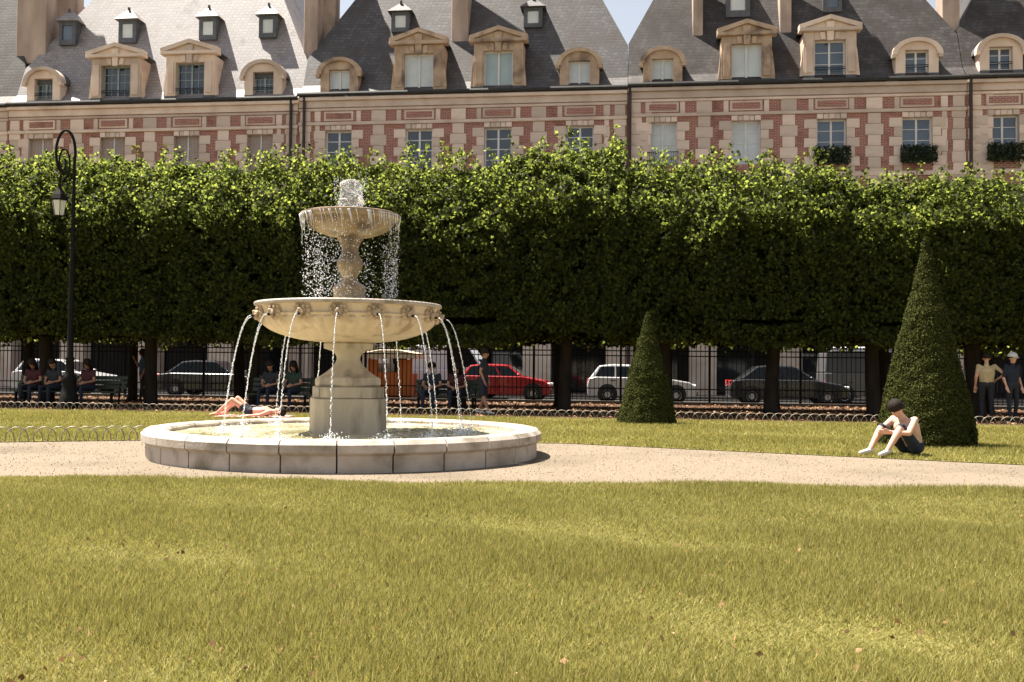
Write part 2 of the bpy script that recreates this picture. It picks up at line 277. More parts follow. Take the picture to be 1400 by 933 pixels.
def grass_near():
    n = 620000; y = 3.2+7.3*rng.uniform(0, 1, n)**.8; x = rng.uniform(-.58, .58, n)*(y+.3); k = y < near_edge(x)+rng.normal(0, .05, n); x, y = x[k], y[k]; n = len(x); q = np.c_[x, y, 0*x]
    h = rng.uniform(.02, .062, n)*(1+.4*noise3(q, 1.6, 6)+.25*noise3(q, 6, 7)); a = rng.uniform(0, 6.28, n); w = rng.uniform(.0022, .0045, n)*(.6+y/9); dx, dy = np.cos(a), np.sin(a); l = rng.normal(0, .026, (n, 2)); v = np.empty((n, 3, 3))
    v[:, 0] = np.c_[x-dx*w, y-dy*w, np.full(n, -.009)]; v[:, 1] = np.c_[x+dx*w, y+dy*w, np.full(n, -.009)]; v[:, 2] = np.c_[x+l[:, 0], y+l[:, 1], h]
    o = link('grass', npmesh('grass', v.reshape(-1, 3), 3, M['grass'])); o['label'] = 'short dry grass of the lawn before the sandy apron'; o['category'] = 'grass'; o['kind'] = 'stuff'
    m = 520; y = rng.uniform(3.4, 10.2, m); x = rng.uniform(-.56, .56, m)*y; o = link('dead_leaves', npmesh('dead_leaves', leaves(np.c_[x, y, rng.uniform(.012, .03, m)], .034, np.array([0, 0, .6])), 4, M['fallen'])); o['label'] = 'small dead leaves strewn over the near grass'; o['category'] = 'leaves'; o['kind'] = 'stuff'
grass(); grass_near()
def pebbles():
    n = 16000; x = rng.uniform(-11, 10, n); y = rng.uniform(9.9, 17.5, n); k = (np.hypot(x-FX, y-FY) > 2.76); P = np.c_[x, y, np.full(n, -.013)][k]; r = rng.uniform(.002, .007, len(P))
    o = link('pebbles', npmesh('pebbles', octa(P, r), 3, M['gravel'])); o['label'] = 'loose pebbles on the sandy apron round the basin'; o['category'] = 'gravel'; o['kind'] = 'stuff'
def litter():
    n = 9000; x = rng.uniform(-22, 20, n); t = rng.uniform(CH+0.2, 35.8, n); y = t-0.1228*x; P = np.c_[x, y, rng.uniform(0.0, 0.03, n)]
    o = link('fallen_leaves', npmesh('fallen_leaves', leaves(P, 0.085, np.array([0, 0, 2.2])), 4, M['fallen'])); o['label'] = 'dry brown leaves scattered on the earth under the trees'; o['category'] = 'leaves'; o['kind'] = 'stuff'
litter()

# ================================================================== TOWNHOUSES
ZE = 14.38; PH = R(68); CT = 1/math.tan(PH)
def roof_depth(h): return 0.25+(h*0.62 if h < 0.55 else 0.341+(h-0.55)*CT)   # bell-cast foot, then the steep slope
blocks = {}
def block_mesh(w, h, d, m):
    k = (round(w, 2), round(h, 2), round(d, 2), m)
    if k not in blocks:
        b = 0.012; x, z = k[0]/2-b, k[1]/2-b; mb = MB()
        mb.add([(-x, 0, -z), (x, 0, -z), (x, 0, z), (-x, 0, z), (-x-b, b, -z-b), (x+b, b, -z-b), (x+b, b, z+b), (-x-b, b, z+b), (-x-b, k[2], -z-b), (x+b, k[2], -z-b), (x+b, k[2], z+b), (-x-b, k[2], z+b)],
               [(0, 1, 2, 3), (4, 5, 1, 0), (5, 6, 2, 1), (6, 7, 3, 2), (7, 4, 0, 3), (8, 9, 5, 4), (9, 10, 6, 5), (10, 11, 7, 6), (11, 8, 4, 7)])
        blocks[k] = mb.mesh('stone_block', M[m])
    return blocks[k]
def block(par, name, x, z, w, h, m, proud=0.05, d=None):
    o = link(name, block_mesh(w, h, d or proud+0.02, m), par); o.location = (x, -proud, z); return o

def window(par, x, z0, z1, w, frame, pane, y=0.22, rows=3, cols=1, leafs=2, bar=0.035, name='window'):
    mb = MB(); t = 0.07; mb.box(x-w/2, x-w/2+t, y, y+.07, z0, z1).box(x+w/2-t, x+w/2, y, y+.07, z0, z1).box(x-w/2+t, x+w/2-t, y, y+.07, z1-t, z1).box(x-w/2+t, x+w/2-t, y, y+.07, z0, z0+t)
    lw = (w-2*t)/leafs; st = 0.045
    for i in range(leafs):
        a = x-w/2+t+i*lw; b = a+lw
        for q in range(cols-1): c = a+(q+1)*lw/cols; mb.box(c-bar/2, c+bar/2, y+.012, y+.06, z0+t, z1-t)
        if i: mb.box(a-st, a+st, y-.015, y+.066, z0+t, z1-t)
    for r in range(1, rows): zz = z0+(z1-z0)*r/rows; mb.box(x-w/2+t, x+w/2-t, y+.016, y+.056, zz-bar/2, zz+bar/2)
    f = mb.build(name, M[frame], par)
    for i in range(leafs):
        a = x-w/2+t+i*lw
        for c in range(cols):
            for r in range(rows):
                p = MB().box(a+c*lw/cols+.004, a+(c+1)*lw/cols-.004, y+.036, y+.044, z0+(z1-z0)*r/rows+.004, z0+(z1-z0)*(r+1)/rows-.004).build('pane', M[pane[i] if isinstance(pane, (list, tuple)) else pane], f)
                p.rotation_euler = (0, 0, 0)
    return f
def shutters(par, x, z0, z1, w):
    mb = MB().box(x-w/2, x+w/2, .19, .22, z0, z1)
    for i in range(9):
        c = x-w/2+(i+.5)*w/9; mb.box(c-.018, c+.018, .172, .19, z0, z1)
    for r in range(12): zz = z0+(r+.5)*(z1-z0)/12; mb.box(x-w/2, x+w/2, .168, .19, zz-.014, zz+.014)
    f = mb.build('shutter', M['shutter'], par); MB().box(x-.035, x+.035, .15, .168, z0, z1).build('centre_rail', M['blind'], f); return f

def dormer_ped(par, x, zb, W_, H, win, stone, slate):
    """stone dormer with a triangular pediment; zb base height, front face at y=0.1"""
    y0 = 0.10; ow = W_*0.25; oh = H*0.60; hw = W_*0.42; zc = zb+H*0.735; back = roof_depth(zb+H-ZE)+0.6
    d = MB().box(x-hw, x-ow, y0, back, zb, zc).box(x+ow, x+hw, y0, back, zb, zc).box(x-ow, x+ow, y0, back, zb+oh, zc).build('dormer', M[stone], par, bevel=0.015)
    for s in (-1, 1):
        MB().box(x+s*(hw+ow)/2-(hw-ow)*.33, x+s*(hw+ow)/2+(hw-ow)*.33, y0-.05, y0-.002, zb+.12, zb+oh*1.02).build('pilaster', M[stone], d, bevel=0.01)
        MB().prism([(x+s*hw, zb), (x+s*(hw+.16), zb), (x+s*(hw+.05), zb+H*.42), (x+s*hw, zb+H*.5)], y0+.06, y0+.32).build('scroll', M[stone], d)
        MB().box(x+s*(hw+ow)/2-(hw-ow)*.5, x+s*(hw+ow)/2+(hw-ow)*.5, y0-.03, y0+.1, zb-.22, zb-.004).build('lead_apron', M['lead'], d)
        MB().prism([(x+s*.20, zb+oh+.01), (x+s*.40, zb+oh+.01), (x+s*.46, zc-.03), (x+s*.24, zc-.03)], y0-.07, y0-.002).build('voussoir', M[stone], d)
    MB().box(x-W_/2, x+W_/2, y0-.20, y0+.3, zc+.002, zc+H*.06).build('cornice', M[stone], d, bevel=0.02)
    zt = zb+H; c0 = zc+H*.06+.003; e = W_/2
    MB().prism([(x-e*.86, c0), (x+e*.86, c0), (x, zt-.16)], y0-.03, y0+.3).build('tympanum', M[stone], d)
    for s in (-1, 1):
        MB().prism([(x+s*e, c0), (x+s*e, c0+.15), (x, zt+.02), (x, zt-.17), (x+s*e*.84, c0)], y0-.18-.004*s, y0+.26).build('raking_cornice', M[stone], d)
    MB().prism([(x-.13, zb+oh-.06), (x+.13, zb+oh-.06), (x+.19, zt-.28), (x-.19, zt-.28)], y0-.125, y0-.01).build('keystone', M[stone], d, bevel=0.012)
    MB().prism([(x-e*.96, c0+.02), (x, zt-.02), (x+e*.96, c0+.02)], y0+.302, back+.25).build('dormer_roof', M[slate], d)
    dwin(d, x, zb, ow*2, oh, win, y0)
    return d
def dwin(d, x, zb, w, h, win, y0):
    if win == 'glazed': window(d, x, zb+.03, zb+h, w, 'greyframe', 'glass', y0+.28, 4, 2, 2, .03, 'dormer_window')
    elif win == 'dark': window(d, x, zb+.03, zb+h, w, 'white', 'glass_blue', y0+.24, 3, 1, 2, .03, 'dormer_window')
    elif win == 'blue': window(d, x, zb+.03, zb+h, w, 'white', 'blind_blue', y0+.2, 1, 1, 2, .03, 'dormer_window')
    else: window(d, x, zb+.03, zb+h, w, 'white', 'blind', y0+.2, 1, 1, 2, .03, 'dormer_window')
    if win in ('glazed', 'dark'):
        mb = MB()
        for zz in (.28, .36): mb.box(x-w/2, x+w/2, y0+.04, y0+.065, zb+zz, zb+zz+.03)
        mb.build('guard_rail', M['iron'], d)
def dormer_arch(par, x, zb, W_, H, win, stone, slate):
    y0 = 0.10; ow = W_*0.23; hw = W_*0.42; zs = zb+H*0.52; oh = H*0.66; back = roof_depth(zb+H-ZE)+0.7; n = 14
    arc = lambda r, k, rz=None: (x+r*math.cos(math.pi*k/n), zs+(rz or r)*math.sin(math.pi*k/n))
    rz = zb+H-zs
    poly = [(x-ow, zb), (x-hw, zb), (x-hw, zs)]+[(x-hw*math.cos(math.pi*k/n), zs+(rz-.14)*math.sin(math.pi*k/n)) for k in range(1, n)]+[(x+hw, zs), (x+hw, zb), (x+ow, zb), (x+ow, zb+oh), (x-ow, zb+oh)]
    d = MB().prism(poly, y0, back).build('dormer', M[stone], par)
    e = W_/2
    ring = [(x-e*math.cos(math.pi*k/n), zs+rz*math.sin(math.pi*k/n)) for k in range(n+1)]+[(x+hw*.94*math.cos(math.pi*k/n), zs+(rz-.17)*math.sin(math.pi*k/n)) for k in range(n+1)]
    MB().prism(ring, y0-.14, y0+.25).build('arched_cornice', M[stone], d)
    rr = [(x-e*.97*math.cos(math.pi*k/n), zs+(rz-.02)*math.sin(math.pi*k/n)) for k in range(n+1)]
    MB().prism(rr, y0+.252, back+.2).build('dormer_roof', M['lead'], d)
    for s in (-1, 1):
        MB().box(x+s*(hw+ow)/2-(hw-ow)*.5, x+s*(hw+ow)/2+(hw-ow)*.5, y0-.03, y0+.1, zb-.2, zb-.004).build('lead_apron', M['lead'], d)
        MB().box(x+s*(hw+e)/2-.11, x+s*(hw+e)/2+.07, y0-.16, y0+.1, zs-.15, zs-.003).build('impost', M[stone], d)
    dwin(d, x, zb, ow*2, oh, win, y0)
    return d
def lucarne(par, x, zb, w, h, pane, slate, yf):
    """small lead-clad roof window with a hipped hood"""
    d = MB().box(x-w*.36, x-w*.22, yf, yf+1.6, zb, zb+h*.68).box(x+w*.22, x+w*.36, yf, yf+1.6, zb, zb+h*.68).box(x-w*.22, x+w*.22, yf, yf+1.6, zb+h*.56, zb+h*.68).box(x-w*.22, x+w*.22, yf, yf+1.6, zb, zb+h*.14).build('roof_window', M['lead'], par)
    z = zb+h*.68+.002; e = w/2
    MB().add([(x-e, yf-.18, z), (x+e, yf-.18, z), (x+e, yf+1.7, z), (x-e, yf+1.7, z), (x-e*.2, yf+.2, zb+h), (x+e*.2, yf+.2, zb+h), (x+e*.2, yf+1.9, zb+h), (x-e*.2, yf+1.9, zb+h)],
             [(0, 3, 2, 1), (4, 5, 6, 7), (0, 1, 5, 4), (1, 2, 6, 5), (2, 3, 7, 6), (3, 0, 4, 7)]).build('hood', M[slate], d)
    MB().tube([(x, yf+.15, zb+h-.02), (x, yf+.15, zb+h+.12)], .07, 6).build('finial', M['lead'], d)
    MB().box(x-w*.22+.003, x+w*.22-.003, yf+.06, yf+.09, zb+h*.14, zb+h*.56).build('pane', M[pane], d)
def chimney(par, x0, x1, y0, y1, z0, z1, m='stucco', pots=0):
    c = MB().box(x0, x1, y0, y1, z0, z1).build('chimney', M[m], par, bevel=0.03)
    MB().box(x0-.08, x1+.08, y0-.08, y1+.08, z1+.002, z1+.25).build('chimney_cap', M['stone'], c, bevel=0.02)
    for i in range(pots):
        x = x0+(i+.5)*(x1-x0)/pots; MB().lathe([(.13, 0), (.16, .1), (.13, .2), (.11, .7), (.13, .74), (.08, .74)], 10, (x, (y0+y1)/2, z1+.252)).build('chimney_pot', M['pot'], c, smooth=True)
    return c

def house(label, u0, u1, bays, zo, stone, slate, brick, vl, vr, hl, hr):
    """bays: (u, dormer type, dormer window, facade window type). vl/vr: height of the side valleys above the eave; hl/hr: how far the roof edge leans in."""
    root = thing('townhouse', label, 'building', fpt(0, 0), -TH)
    ze = ZE+zo; Wz0, Wz1 = 10.55+zo, 12.55+zo
    ww = 1.30; xs = sorted(b[0] for b in bays if b[3])
    # brick wall with window openings and an arcade below
    mb = MB(); cuts = [u0]+[c for x in xs for c in (x-ww/2-.0, x+ww/2)]+[u1]
    mb.add([(u0, 0, 3.9), (u1, 0, 3.9), (u1, 0, Wz0), (u0, 0, Wz0)], [(0, 1, 2, 3)]).add([(u0, 0, Wz1), (u1, 0, Wz1), (u1, 0, ze-.5), (u0, 0, ze-.5)], [(0, 1, 2, 3)])
    for i in range(0, len(cuts), 2): mb.add([(cuts[i], 0, Wz0), (cuts[i+1], 0, Wz0), (cuts[i+1], 0, Wz1), (cuts[i], 0, Wz1)], [(0, 1, 2, 3)])
    mb.build('wall', M[brick], root)
    for x in xs: MB().box(x-ww/2-.1, x-ww/2, .002, .5, Wz0, Wz1).box(x+ww/2, x+ww/2+.1, .002, .5, Wz0, Wz1).box(x-ww/2, x+ww/2, .002, .5, Wz1, Wz1+.1).box(x-ww/2-.1, x+ww/2+.1, .5, .6, Wz0-.2, Wz1+.2).build('window_reveal', M[stone], root)
    # arcade: piers, arches and the dark gallery
    ar = MB(); sp = 3.72; xs2 = [b[0] for b in bays] or [(u0+u1)/2]; c2 = [u0]
    for x in sorted(xs2): c2 += [max(x-1.28, u0), min(x+1.28, u1)]
    c2 += [u1]
    for i in range(0, len(c2), 2):
        if c2[i+1]-c2[i] > .05: ar.box(c2[i], c2[i+1], -.06, .7, 0.1, 2.9)
    for x in sorted(xs2):
        n = 12; l, r_ = max(x-1.28, u0), min(x+1.28, u1)
        ar.prism([(l, 2.9), (l, 3.9)]+[(r_, 3.9), (r_, 2.9)]+[(x+1.28*math.cos(math.pi*k/n)*(r_-l)/2.56, 2.9+.85*math.sin(math.pi*k/n)) for k in range(1, n)], -.055, .7)
    for i in range(0, len(c2), 2):
        if c2[i+1]-c2[i] > .05: ar.box(c2[i], c2[i+1], -.055, .7, 2.9, 3.9)
    ar.build('arcade', M['stone'], root)
    g = MB().box(u0, u1, 4.2, 4.4, .1, 4.2).box(u0, u1, .7, 4.2, 3.92, 4.2).build('gallery', M['shopdark'], root)
    for x in sorted(xs2): MB().box(x-.9, x+.9, 4.1, 4.19, .12, 2.9).build('shop_front', M['glass'], g)
    # horizontal stone courses
    def course(nm, z0, z1, pr, m=stone): MB().box(u0+.004, u1-.004, -pr, .02, z0+zo, z1+zo).build(nm, M[m], root, bevel=0.015)
    course('cornice', 13.98, 14.14, .20); course('cornice_bed', 13.66, 13.977, .07); course('string_course', 12.80, 12.95, .10); course('frieze_edge', 13.50, 13.62, .06); course('sill_course', 9.95, 10.15, .08)
    gt = MB().tube([(u0, -.24, 0), (u1, -.24, 0)], .10, 8).build('gutter', M['gutter'], root); gt.location.z = ze-.12
    # stone chains, jamb blocks, brick frieze panels
    ch = .50; rows = 10
    zc0 = 12.79+zo
    def stack(x, w1, w2, m, zt=zc0, n=rows, h=ch, flip=0):
        for k in range(n): block(root, 'quoin_block', x, zt-(k+.5)*h, w1 if (k+flip) % 2 else w2, h-.012, m, .045)
    edges = [u0]+[ (xs[i]+xs[i+1])/2 for i in range(len(xs)-1)]+[u1]
    for x in xs:                                         # jambs and the flat arch over each window
        for s in (-1, 1):
            for k in range(8):
                w = .36 if k % 2 else .56; zt = Wz1+.0
                block(root, 'jamb_block', x+s*(ww/2+w/2+.002), zt-(k+.5)*ch*.86, w, ch*.86-.012, stone, .05)
        for q, (a, b) in enumerate(((-.62, -.36), (-.34, -.13), (-.12, .12), (.13, .34), (.36, .62))):
            block(root, 'voussoir', x+(a+b)/2*1.06, (Wz1+zc0)/2+.0, (b-a)*1.04, zc0-Wz1-.01, stone, .075 if q % 2 == 0 else .05)
        MB().box(x-.72, x+.72, -.03, .01, 13.02+zo, 13.46+zo).build('frieze_frame', M[stone], root)
        MB().box(x-.62, x+.62, -.055, -.032, 13.10+zo, 13.38+zo).build('brick_panel', M[brick], root)
    for i in range(len(xs)-1):
        c = (xs[i]+xs[i+1])/2; stack(c, .78, .56, stone)
        block(root, 'quoin_block', c, 13.22+zo, .70, .52, stone, .045)
        for s in (-1, 1): block(root, 'quoin_block', c+s*.98, 13.22+zo, .22, .52, stone, .04)
    for c, s in ((u0, 1), (u1, -1)):
        if xs: stack(c+s*.34, .60, .50, stone, 13.49+zo, 12); stack(c+s*.95, .30, .22, stone, 13.49+zo, 12, ch, 1)
    for (x, dt, dw, ft) in bays:
        if ft == 'shutter': shutters(root, x, Wz0, Wz1, ww)
        elif ft == 'casement': window(root, x, Wz0, Wz1, ww, 'white', 'glass', .2, 4, 1, 2, .04)
        elif ft == 'white': window(root, x, Wz0, Wz1, ww, 'white', 'blind', .2, 4, 1, 2, .04)
        elif ft == 'blue': window(root, x, Wz0, Wz1, ww, 'white', 'glass_blue', .2, 4, 1, 2, .03)
    # roof: bell-cast foot, steep front, hipped sides, back
    hr_ = 9.0; y1, y2 = roof_depth(.55), roof_depth(hr_); zt = ze+hr_; D = 13.0
    v = [(u0, .02, ze-.05), (u1, .02, ze-.05), (u1, y1, ze+.55), (u0, y1, ze+.55), (u1, roof_depth(vr), ze+vr), (u1-hr, y2, zt), (u0+hl, y2, zt), (u0, roof_depth(vl), ze+vl),
         (u1, D, ze+vr), (u0, D, ze+vl), (u1-hr, D, zt), (u0+hl, D, zt), (u1, D, 0), (u0, D, 0), (u0, .02, 0), (u1, .02, 0)]
    f = [(0, 1, 2, 3), (3, 2, 4, 5, 6, 7), (4, 8, 10, 5), (7, 6, 11, 9), (6, 5, 10, 11), (9, 11, 10, 8), (9, 8, 12, 13), (0, 3, 7, 9, 13, 14), (1, 15, 12, 8, 4, 2)]
    rf = MB().add([v[i] for i in f[1]], [tuple(range(6))]).build('roof', M[slate], root)
    for q, nm in ((0, 'roof_foot'), (2, 'hip_slope'), (3, 'hip_slope'), (4, 'ridge_flat'), (5, 'rear_gable')): MB().add([v[i] for i in f[q]], [tuple(range(len(f[q])))]).build(nm, M[slate], rf)
    MB().add([v[i] for i in f[6]], [(0, 1, 2, 3)]).build('rear_wall', M['stucco'], root)
    return root, ze
U = lambda x, y=170: fac(x, y)[0]
def dz(x, yb, yt): return fac(x, yb, .1)[1], fac(x, yt, .1)[1]
def add_dormers(root, L, stones, slate):
    for i, (t, x0, x1, yt, yb, win) in enumerate(L):
        u = (fac(x0, yb, .1)[0]+fac(x1, yb, .1)[0])/2; w = fac(x1, yb, .1)[0]-fac(x0, yb, .1)[0]; zb, zt = dz((x0+x1)/2, yb, yt)
        (dormer_ped if t == 'P' else dormer_arch)(root, u, zb, w, zt-zb, win, stones[i], slate)
def add_lucarnes(root, L, slate):
    for (x0, x1, yt, yb, pane) in L:
        dep = 1.0
        for _ in range(6): u0, zb = fac(x0, yb, dep); dep = roof_depth(zb-ZE)-.12
        u1 = fac(x1, yb, dep)[0]; zt = fac(x0, yt, dep)[1]; lucarne(root, (u0+u1)/2, zb, u1-u0, zt-zb, pane, slate, dep)
def add_chimney(root, x0, x1, yb, top, deep=.9, m='stucco', pots=0, dep=None):
    d = 1.0 if dep is None else dep
    for _ in range(6):
        u0, zb = fac(x0, yb, d)
        if dep is None: d = roof_depth(zb-ZE)
    u1 = fac(x1, yb, d)[0]; chimney(root, u0, u1, d-.02, d+deep, zb-.6, ZE+top, m, pots)
def downpipe(root, x, zo=0): u = U(x); MB().tube([(u, -.16, 0.2), (u, -.16, 14.2+zo)], .075, 8).build('downpipe', M['pipe'], root)
pA, pB, pC, pD = U(12), U(408), U(858), U(1322)
# far left neighbour, only its corner is in view
r1, z1 = house('dark-roofed townhouse whose corner joins the shuttered house', pA-15.5, pA-.01, [(pA-2.0+0, 'R', 'dark', 'shutter')], -.15, 'stone', 'slate2', 'brick', 2.0, 2.2, 6, 2.6)
r2, z2 = house('brick and stone townhouse with pale slate roof and beige closed shutters', pA+.01, pB-.01, [(U(x), 0, 0, 'shutter') for x in (57, 155, 256, 356)], -.12, 'stone', 'slate0', 'brick', 2.1, 2.1, 4.4, 3.4)
add_dormers(r2, [('R', 32, 86, 92, 138, 'glazed'), ('P', 118, 197, 60, 134, 'glazed'), ('P', 220, 298, 55, 131, 'glazed'), ('R', 329, 390, 82, 130, 'glazed')], ['stone']*4, 'slate0')
add_lucarnes(r2, [(76, 107, 15, 62, 'glass_blue'), (157, 190, 13, 59, 'blind'), (267, 300, 10, 55, 'blind'), (349, 382, 7, 52, 'blind')], 'slate0')
add_chimney(r2, 22, 62, 72, 10.5, 1.2, pots=2); add_chimney(r2, 47, 106, 30, 10.0, .6, dep=3.6)
r3, z3 = house('townhouse with grey slate roof and white casement windows, third downpipe between', pB+.01, pC-.01, [(U(x), 0, 0, 'casement') for x in (463, 573, 681, 793)], 0, 'stone', 'slate1', 'brick', 2.1, 2.3, 4.0, 3.2)
add_dormers(r3, [('R', 433, 494, 79, 127, 'white'), ('P', 532, 612, 40, 123, 'white'), ('P', 641, 721, 37, 118, 'blue'), ('R', 760, 824, 66, 116, 'white')], ['stone_old']*4, 'slate1')
add_lucarnes(r3, [(530, 564, 4, 44, 'blind'), (711, 746, -2, 38, 'blind')], 'slate1')
add_chimney(r3, 415, 434, 68, 10.5, 1.4); add_chimney(r3, 430, 458, 48, 10.0, .8, dep=2.4, pots=2); add_chimney(r3, 617, 640, 56, 11.0, 1.0)
r4, z4 = house('townhouse with dark slate roof, tall blue glazed windows and planted balconies', pC+.01, pD-.01, [(U(906), 0, 0, 'white'), (U(1020), 0, 0, 'white'), (U(1137), 0, 0, 'blue'), (U(1254), 0, 0, 'blue')], .08, 'stone', 'slate2', 'brick', 2.3, 2.3, 3.2, 4.0)
add_dormers(r4, [('R', 874, 938, 64, 112, 'white'), ('P', 980, 1062, 28, 108, 'white'), ('P', 1092, 1178, 22, 103, 'dark'), ('R', 1219, 1289, 52, 100, 'dark')], ['stone_old', 'stone_old', 'stone', 'stone'], 'slate2')
add_lucarnes(r4, [(986, 1032, -40, 24, 'blind'), (1121, 1156, -32, 17, 'glass_blue')], 'slate2')
add_chimney(r4, 947, 961, 50, 10.5, 1.0); add_chimney(r4, 1066, 1082, 46, 11.0, .9); add_chimney(r4, 1288, 1312, 26, 10.0, 1.0)
r5, z5 = house('townhouse with dark slate roof next to the last downpipe and planted balcony', pD+.01, pD+15.5, [(U(1372), 0, 0, 'blue'), (U(1372)+3.8, 0, 0, 'blue')], .1, 'stone', 'slate2', 'brick_pale', 2.4, 2.0, 3.4, 6)
add_dormers(r5, [('R', 1334, 1404, 47, 96, 'dark')], ['stone'], 'slate2')
r1['label'] = 'dark-roofed townhouse whose corner adjoins the house with beige shutters'
r3['label'] = 'townhouse with grey slate roof, white casement windows and weathered stone dormers'
r5['label'] = 'townhouse of pale pointed brick with one round-headed dormer'
downpipe(r2, 399); downpipe(r3, 417); downpipe(r4, 861, .08); downpipe(r5, 1326, .1)
# balcony rail and planted boxes under the blue windows
def balcony(root, x, zo, planted):
    u = U(x); z0 = 10.5+zo; mb = MB().box(u-.72, u+.72, -.12, -.09, z0+.62, z0+.65).box(u-.72, u+.72, -.12, -.09, z0+.06, z0+.09)
    for i in range(15): c = u-.7+i*.1; mb.box(c-.008, c+.008, -.113, -.097, z0+.09, z0+.62)
    mb.build('balcony_rail', M['iron'], root)
    if planted:
        P = np.c_[rng.uniform(u-.78, u+.78, 1500), rng.uniform(-.42, -.13, 1500), z0+rng.uniform(-.05, .72, 1500)+.04*rng.normal(size=1500)]
        o = link('box_hedge', npmesh('box_hedge', leaves(P, .10), 4, M['box']), root); o['kind'] = 'stuff'
balcony(r4, 906, .1, False); balcony(r4, 1137, .1, True); balcony(r4, 1254, .1, True); balcony(r5, 1372, .12, True)

# ================================================================== CLIPPED LIME TREES
def crown(seed, w, d, zb, zt, n, over):
    """points in a clipped block whose front crest leans back; thinner towards the heart, gathered in sprays"""
    r = np.random.default_rng(seed); m = int(n*1.9); t = r.uniform(0, 1, m)**.92; z = zb+(zt-zb)*t; x = (r.uniform(0, 1, m)-.5)*(w+.3)
    yf = -d/2+over*np.clip((t-.70)/.30, 0, 1)**1.3                       # front surface
    dep = np.abs(r.normal(0, .46, m)); back = r.uniform(0, 1, m) < .2; fill = r.uniform(0, 1, m) < .28*(t > .72)
    y = np.where(fill, yf+(d/2-yf)*r.uniform(0, 1, m), np.where(back, d/2-dep, yf+dep))
    Q = np.c_[x, y, z]; f = (noise3(Q, 1.2, seed+1)*.20+noise3(Q, 3.2, seed+2)*.12)*np.where(t > .62, 1, .55)
    keep = (noise3(Q, 5.5, seed+6)+.8*noise3(Q, 11, seed+7)) > r.uniform(-1.1, .5, m); y = y+f
    c = np.c_[x, y, 0*x]; z = z+np.where(t > .6, (noise3(c, 1.5, seed+3)*.24+noise3(c, 4.5, seed+4)*.2)*(t-.6)/.4, 0)+np.where(t < .12, noise3(c, 2.4, seed+5)*.22, 0)
    return np.c_[x, y, z][keep][:n]
def leaf_normals(P, zt):                      # drooping on the clipped faces, every way in the loose crest
    k = np.clip((P[:, 2]-(zt-1.9))/1.2, 0, 1)[:, None]
    return np.where(P[:, 1:2] < .6, -1, 1)*np.array([0, 1.5, 0])*(1-k)+np.array([-.15, -.35, .35])*k
def shoots(seed, w, d, zt, n):
    r = np.random.default_rng(seed); out = []
    for _ in range(n):
        x, y = (r.uniform()-.5)*w, r.uniform(-.5, .4)*d; L = r.uniform(.2, .65); k = int(L*44); t = r.uniform(0, 1, k)
        lean = r.normal(0, .18, 2); out.append(np.c_[x+lean[0]*t+r.normal(0, .09, k)*(1.1-.6*t), y+lean[1]*t+r.normal(0, .09, k)*(1.1-.6*t), zt-.2+L*t])
    return np.concatenate(out)
def lime_tree(X, Yrow, zt, seed, label, group, n=15000, over=.0, trunk=.17, w=3.3, d=3.0, lean=0, zb=2.0):
    Y = lineY(Yrow, X); t = thing('lime_tree', label, 'tree', (X, Y, 0), -TH, group)
    mb = MB(); mb.tube([(0, 0, -.05), (.02, 0, .15), (lean*.5, .02, 1.2), (lean, 0, 2.4), (lean, 0, 3.6)], [trunk*1.5, trunk*1.1, trunk, trunk*.92, trunk*.7], 10)
    tr = mb.build('trunk', M['bark'], t, smooth=True)
    r = random.Random(seed); lm = MB()
    for k in range(9):
        a = k*2.4; z0 = 2.1+.3*k*.6; e = (lean+math.cos(a)*w*.42, math.sin(a)*d*.38, min(z0+r.uniform(1.0, 2.2), zt-.5)); lm.tube([(lean, 0, z0), (lean+(e[0]-lean)*.5, e[1]*.5, z0+.3*(e[2]-z0)), e], [.08, .05, .02], 6)
    lm.build('limbs', M['bark'], tr)
    P = crown(seed, w, d, zb, zt, n, over); P2 = shoots(seed+9, w, d, zt, 34)
    c = link('crown', npmesh('crown', np.concatenate([leaves(P, .102, leaf_normals(P, zt), .6, .85), leaves(P2, .10, None, 1, .85)]), 4, M['lime']), t); c['kind'] = 'stuff'
    ri = np.random.default_rng(seed+20); m = 3200
    Pi = np.c_[(ri.uniform(size=m)-.5)*(w+.2), ri.uniform(-.28, .42, m)*d, ri.uniform(zb+.1, zt-1.7, m)]
    ci = link('inner_foliage', npmesh('inner_foliage', leaves(Pi, .34), 4, M['lime_in']), t); ci['kind'] = 'stuff'
    return t
tops = [(-80, 190), (0, 196), (60, 206), (150, 216), (270, 200), (390, 214), (500, 206), (600, 210), (690, 198), (780, 186), (880, 206), (960, 214), (1060, 210), (1150, 226), (1240, 238), (1340, 230), (1480, 224)]
tx, ty = zip(*tops)
k = 0
front_labels = ['lime tree of the front row growing past the lamp post, farthest from the cones',
    'front-row lime tree whose crown stands behind the crook of the lamp post',
    'front-row lime tree between the lamp post and the black saloon car',
    'front-row lime tree whose crown hangs over the sunbather',
    'front-row lime tree directly behind the fountain bowls',
    'front-row lime tree over the white van and walking person',
    'front-row lime tree over the bonnet of the red hatchback',
    'front-row lime tree whose crown rises behind the smaller yew cone',
    'front-row lime tree over the black saloon between the two cones',
    'front-row lime tree between the black saloon and the tall yew cone',
    'front-row lime tree over the couple standing in the shade',
    'lime tree ending the front row beyond the couple in the shade']
for px in range(-75, 1540, 141):
    X = hitY(px, 28.0); y = np.interp(px, tx, ty); zt = at(px, y, lineY(27.0, X)).z
    lime_tree(X, 28.0, zt-.2, 100+k*37, front_labels[k], 'clipped lime trees of the front row', 34000, 1.45, random.uniform(.15, .21), 3.15, 3.3, random.uniform(-.15, .15)); k += 1
